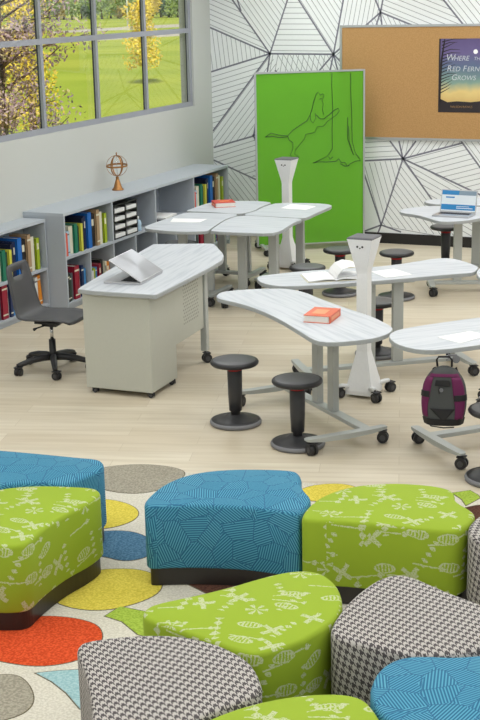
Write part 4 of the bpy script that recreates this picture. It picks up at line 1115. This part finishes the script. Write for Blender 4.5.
# ------------------------------------------------------------------ rug
RUGM = [pile('rug_cream_pile', (222, 217, 204), (204, 198, 184)), pile('rug_grey_pile', (172, 166, 150), (146, 140, 126)), pile('rug_yellow_pile', (228, 210, 92), (206, 188, 70)), pile('rug_navy_pile', (92, 132, 160), (66, 106, 136)),
        pile('rug_red_pile', (226, 92, 50), (196, 66, 32)), pile('rug_pale_blue_pile', (170, 202, 206), (146, 184, 190)), pile('rug_green_pile', (172, 196, 80), (148, 174, 62)), pile('rug_brown_pile', (98, 66, 54), (76, 50, 42)), pile('rug_outline_yarn', (120, 112, 92), (96, 88, 70))]
q = MB()
q.prism([(-4.9, 6.505), (-.9, 6.975), (-.35, 2.3), (-4.4, 1.85)], 0, .010, 0, 0, .003)
def ell(px): return px
SHAPES = [(1, [(-3.874, 6.521), (-3.796, 6.634), (-3.643, 6.726), (-3.467, 6.745), (-3.340, 6.700), (-3.310, 6.585), (-3.328, 6.404), (-3.421, 6.277), (-3.584, 6.250), (-3.742, 6.302)]),
  (2, [(-3.697, 5.875), (-3.694, 6.084), (-3.552, 6.145), (-3.414, 6.123), (-3.308, 6.051), (-3.264, 5.944), (-3.292, 5.829), (-3.374, 5.739), (-3.504, 5.705)]),
  (3, [(-3.460, 5.479), (-3.419, 5.650), (-3.312, 5.755), (-3.158, 5.777), (-2.992, 5.656), (-2.966, 5.518), (-3.046, 5.415), (-3.181, 5.436), (-3.319, 5.437)]),
  (2, [(-3.166, 4.900), (-3.205, 5.073), (-3.172, 5.233), (-3.082, 5.318), (-2.916, 5.368), (-2.776, 5.285), (-2.729, 5.160), (-2.766, 5.031), (-2.863, 4.904), (-3.005, 4.860)]),
  (4, [(-3.281, 4.425), (-3.287, 4.589), (-3.184, 4.714), (-3.030, 4.779), (-2.858, 4.776), (-2.763, 4.687), (-2.717, 4.545), (-2.751, 4.426), (-2.867, 4.329), (-3.026, 4.309), (-3.160, 4.324)]),
  (1, [(-3.036, 4.104), (-3.013, 4.194), (-2.935, 4.238), (-2.859, 4.209), (-2.767, 4.122), (-2.723, 4.037), (-2.733, 3.952), (-2.809, 3.873)]),
  (2, [(-2.579, 6.516), (-2.609, 6.654), (-2.555, 6.750), (-2.452, 6.814), (-2.357, 6.815), (-2.295, 6.770), (-2.306, 6.633), (-2.424, 6.509)]),
  (6, [(-2.832, 4.960), (-2.848, 4.849), (-2.750, 4.828), (-2.624, 4.741), (-2.508, 4.725), (-2.471, 4.946)]),
  (5, [(-2.773, 4.333), (-2.855, 4.278), (-2.755, 4.240), (-2.655, 4.183), (-2.539, 4.093), (-2.403, 4.090), (-2.423, 4.291), (-2.626, 4.409)]),
  (7, [(-2.696, 5.304), (-2.648, 5.292), (-2.566, 5.252), (-2.499, 5.219), (-2.358, 5.244), (-2.250, 5.344), (-2.345, 5.450), (-2.554, 5.394)]),
  (6, [(-1.720, 6.967), (-1.802, 6.895), (-1.726, 6.817), (-1.683, 6.737), (-1.640, 6.873), (-1.661, 6.914)]),
  (7, [(-1.692, 6.687), (-1.633, 6.756), (-1.520, 6.830), (-1.432, 6.455), (-1.592, 6.468)])]
for mi, pts in SHAPES:
    sm = 2 if mi in (1, 2, 4) or (mi == 3) else 0
    pl = chaikin(ccw(pts), sm)
    n1 = offset(pl, -.006)
    q.loft([[(x, y, .009) for x, y in n1], [(x, y, .0115) for x, y in offset(pl, -.004)]], mi=8, smooth=False)
    q.loft([[(x, y, .0115) for x, y in pl], [(x, y, .0135) for x, y in offset(pl, .004)]], mi=mi, smooth=False)
tag(q.build('area_rug', RUGM), 'cream area rug with coloured leaf and oval shapes under the ottomans', 'rug')

# ------------------------------------------------------------------ ottomans
def ottoman(name_label, outline, mm, ang=0., sm=2, H=.42):
    c = centroid(outline)
    P_ = ccw([(x - c[0], y - c[1]) for x, y in outline]); P_ = chaikin(P_, sm)
    root = empty('ottoman', (c[0], c[1], .0146), 0, name_label, 'ottoman', 'upholstered leaf shaped ottomans')
    H -= .0146
    q = MB(); inn = offset(P_, .016); q.loft([[(x, y, 0) for x, y in inn], [(x, y, .1) for x, y in inn]], smooth=False); q.build('plinth', M_BASE, root)
    q = MB()
    prof = [(.006, .088), (0, .096), (0, H - .020), (.003, H - .010), (.009, H - .003), (.018, H)]
    loops = [[(x, y, z) for x, y in (offset(P_, d) if d else P_)] for d, z in prof]
    R = [[q.bm.verts.new(p) for p in L] for L in loops]; n = len(P_)
    per = [0.]
    for i in range(n): per.append(per[-1] + (Vector(P_[(i + 1) % n]) - Vector(P_[i])).length)
    ca, sa = math.cos(ang), math.sin(ang)
    for k in range(len(R) - 1):
        for i in range(n):
            j = (i + 1) % n
            f = q.bm.faces.new([R[k][i], R[k][j], R[k + 1][j], R[k + 1][i]]); f.smooth = True
            zz = [prof[k][1], prof[k][1], prof[k + 1][1], prof[k + 1][1]]; uu = [per[i], per[i + 1], per[i + 1], per[i]]
            if k >= 3:
                for l in f.loops: p = l.vert.co; l[q.uv].uv = (p.x * ca + p.y * sa + 5, -p.x * sa + p.y * ca + 5)
            else:
                for l, u, v in zip(f.loops, uu, zz): l[q.uv].uv = (u + 11, v)
    f = q.bm.faces.new(R[-1]); f.smooth = True
    for l in f.loops: p = l.vert.co; l[q.uv].uv = (p.x * ca + p.y * sa + 5, -p.x * sa + p.y * ca + 5)
    f = q.bm.faces.new(R[0][::-1])
    q.build('cushion', mm, root, fixn=False)
    return root
ottoman('blue ottoman at the left edge behind a lime one', [(-4.274, 5.553), (-4.067, 5.620), (-3.898, 5.647), (-3.669, 5.671), (-3.440, 5.688), (-3.336, 5.701), (-3.273, 5.651), (-3.241, 5.552), (-3.272, 5.418), (-3.304, 5.301), (-3.414, 5.305), (-3.564, 5.227), (-3.743, 5.065), (-4.057, 5.174)], M_BLUE, .3)
ottoman('lime green ottoman at the left edge with its curved black plinth', [(-3.650, 5.014), (-3.575, 5.156), (-3.480, 5.229), (-3.392, 5.269), (-3.272, 5.303), (-3.158, 5.326), (-3.098, 5.297), (-3.070, 5.229), (-3.074, 5.104), (-3.099, 4.974), (-3.104, 4.843), (-3.097, 4.721), (-3.080, 4.614), (-3.123, 4.562), (-3.257, 4.517), (-3.420, 4.527), (-3.611, 4.704)], M_LIME, .1)
ottoman('blue ottoman in the middle, left of the lime one beyond the oval rug shapes', [(-2.830, 5.222), (-2.850, 5.297), (-2.860, 5.451), (-2.834, 5.594), (-2.767, 5.706), (-2.644, 5.794), (-2.495, 5.851), (-2.359, 5.884), (-2.304, 5.866), (-2.259, 5.791), (-2.234, 5.712), (-2.189, 5.642), (-2.126, 5.569), (-2.102, 5.480), (-2.100, 5.361), (-2.117, 5.348), (-2.247, 5.352), (-2.391, 5.341), (-2.550, 5.299), (-2.702, 5.242), (-2.794, 5.188)], M_BLUE, .35)
ottoman('lime ottoman right of the middle blue one, beyond the houndstooth ones', [(-2.074, 5.293), (-2.099, 5.401), (-2.099, 5.542), (-2.067, 5.659), (-2.005, 5.768), (-1.906, 5.848), (-1.797, 5.898), (-1.655, 5.919), (-1.563, 5.903), (-1.518, 5.863), (-1.503, 5.798), (-1.472, 5.742), (-1.387, 5.667), (-1.359, 5.626), (-1.356, 5.525), (-1.377, 5.418), (-1.435, 5.384), (-1.566, 5.371), (-1.722, 5.356), (-1.878, 5.335), (-2.009, 5.305)], M_LIME, .15)
ottoman('lime ottoman in the centre foreground between two houndstooth ones', [(-2.287, 4.170), (-2.308, 4.227), (-2.287, 4.288), (-2.191, 4.393), (-2.093, 4.510), (-2.001, 4.652), (-1.929, 4.743), (-1.858, 4.786), (-1.785, 4.787), (-1.699, 4.716), (-1.639, 4.619), (-1.601, 4.518), (-1.591, 4.411), (-1.608, 4.298), (-1.641, 4.199), (-1.695, 4.111), (-1.745, 4.042), (-1.812, 4.036), (-1.934, 4.068), (-2.096, 4.109), (-2.235, 4.136)], M_LIME, .3)
ottoman('houndstooth ottoman in the foreground, leftmost of its kind', [(-2.377, 3.829), (-2.395, 3.881), (-2.366, 3.926), (-2.268, 3.999), (-2.135, 4.063), (-2.000, 4.081), (-1.854, 4.041), (-1.748, 3.977), (-1.671, 3.875), (-1.639, 3.813), (-1.646, 3.755), (-1.685, 3.694), (-1.744, 3.601), (-1.781, 3.511), (-1.824, 3.409), (-1.857, 3.301), (-1.947, 3.290), (-2.023, 3.343), (-2.095, 3.449), (-2.184, 3.592), (-2.296, 3.739)], M_HOUND, .2)
ottoman('houndstooth ottoman in the right foreground beside the centre lime one', [(-1.571, 4.295), (-1.589, 4.367), (-1.594, 4.447), (-1.598, 4.538), (-1.585, 4.679), (-1.554, 4.812), (-1.511, 4.876), (-1.452, 4.888), (-1.371, 4.852), (-1.251, 4.787), (-1.141, 4.743), (-1.031, 4.691), (-0.965, 4.617), (-0.957, 4.515), (-1.006, 4.395), (-1.061, 4.325), (-1.163, 4.260), (-1.264, 4.229), (-1.399, 4.242), (-1.518, 4.255)], M_HOUND, .05)
ottoman('blue ottoman in the right bottom corner', [(-1.296, 3.925), (-1.314, 4.007), (-1.318, 4.097), (-1.299, 4.163), (-1.263, 4.215), (-1.197, 4.249), (-1.095, 4.277), (-1.017, 4.325), (-0.891, 4.399), (-0.751, 4.405), (-0.629, 4.201), (-0.623, 3.896), (-0.731, 3.668), (-0.878, 3.640), (-1.020, 3.695), (-1.152, 3.753), (-1.238, 3.820)], M_BLUE, .6)
ottoman('lime ottoman at the bottom edge, nearest of all', [(-1.761, 3.499), (-1.718, 3.597), (-1.653, 3.696), (-1.565, 3.787), (-1.465, 3.855), (-1.371, 3.892), (-1.297, 3.882), (-1.248, 3.830), (-1.187, 3.746), (-1.146, 3.658), (-1.125, 3.512), (-1.193, 3.340), (-1.338, 3.227), (-1.523, 3.209), (-1.679, 3.292), (-1.757, 3.416)], M_LIME, .5)
ottoman('houndstooth ottoman at the right edge beside the lime one', [(-1.346, 5.417), (-1.360, 5.523), (-1.342, 5.632), (-1.242, 5.787), (-1.073, 5.850), (-0.883, 5.791), (-0.813, 5.630), (-0.864, 5.434), (-1.005, 5.301), (-1.175, 5.305), (-1.289, 5.332)], M_HOUND, .3)

# ------------------------------------------------------------------ camera
cam = bpy.data.cameras.new('Camera'); co = bpy.data.objects.new('Camera', cam); COL.objects.link(co)
f_ = Vector((-0.3922047, 0.88206602, -0.26102684)); r_ = Vector((0.91588366, 0.40086513, -0.02154708)); d_ = Vector((0.08563062, -0.24752108, -0.96509104))
m = Matrix.Identity(4)
for i in range(3): m[i][0] = r_[i]; m[i][1] = -d_[i]; m[i][2] = -f_[i]
m[2][3] = 2.7
co.matrix_world = m
cam.sensor_fit = 'VERTICAL'; cam.sensor_height = 36.; cam.lens = 1356. / 720. * 36.; cam.clip_start = .1; cam.clip_end = 800
S.camera = co

# ------------------------------------------------------------------ light
wd = bpy.data.worlds.new('World'); S.world = wd; wd.use_nodes = True
bg = wd.node_tree.nodes['Background']; bg.inputs[0].default_value = (.86, .93, 1., 1); bg.inputs[1].default_value = .7
def area(nm, loc, sx, sy, power, col=(.965, .985, 1.)):
    l = bpy.data.lights.new(nm, 'AREA'); l.shape = 'RECTANGLE'; l.size = sx; l.size_y = sy; l.energy = power; l.color = col
    o = bpy.data.objects.new(nm, l); COL.objects.link(o); o.location = loc; return o
for i, x in enumerate((-5.2, -2.9, -.6, 1.7)):
    for j, y in enumerate((1.2, 4.2, 7.2, 10.2, 12.9)):
        area('ceiling_panel_light', (x, y, CZ - .02), 1.2, 1.2, 45 if y < 12 else 54)
sn = bpy.data.lights.new('sun', 'SUN'); sn.energy = 7.2; sn.angle = rad(1.); sn.color = (1, .95, .86)
so = bpy.data.objects.new('sun', sn); COL.objects.link(so); so.rotation_euler = Vector((-.35, .75, -.85)).to_track_quat('-Z', 'Y').to_euler()
S.view_settings.view_transform = 'Standard'; S.view_settings.look = 'None'; S.view_settings.exposure = -.95; S.view_settings.gamma = 1.
S.view_settings.use_curve_mapping = False
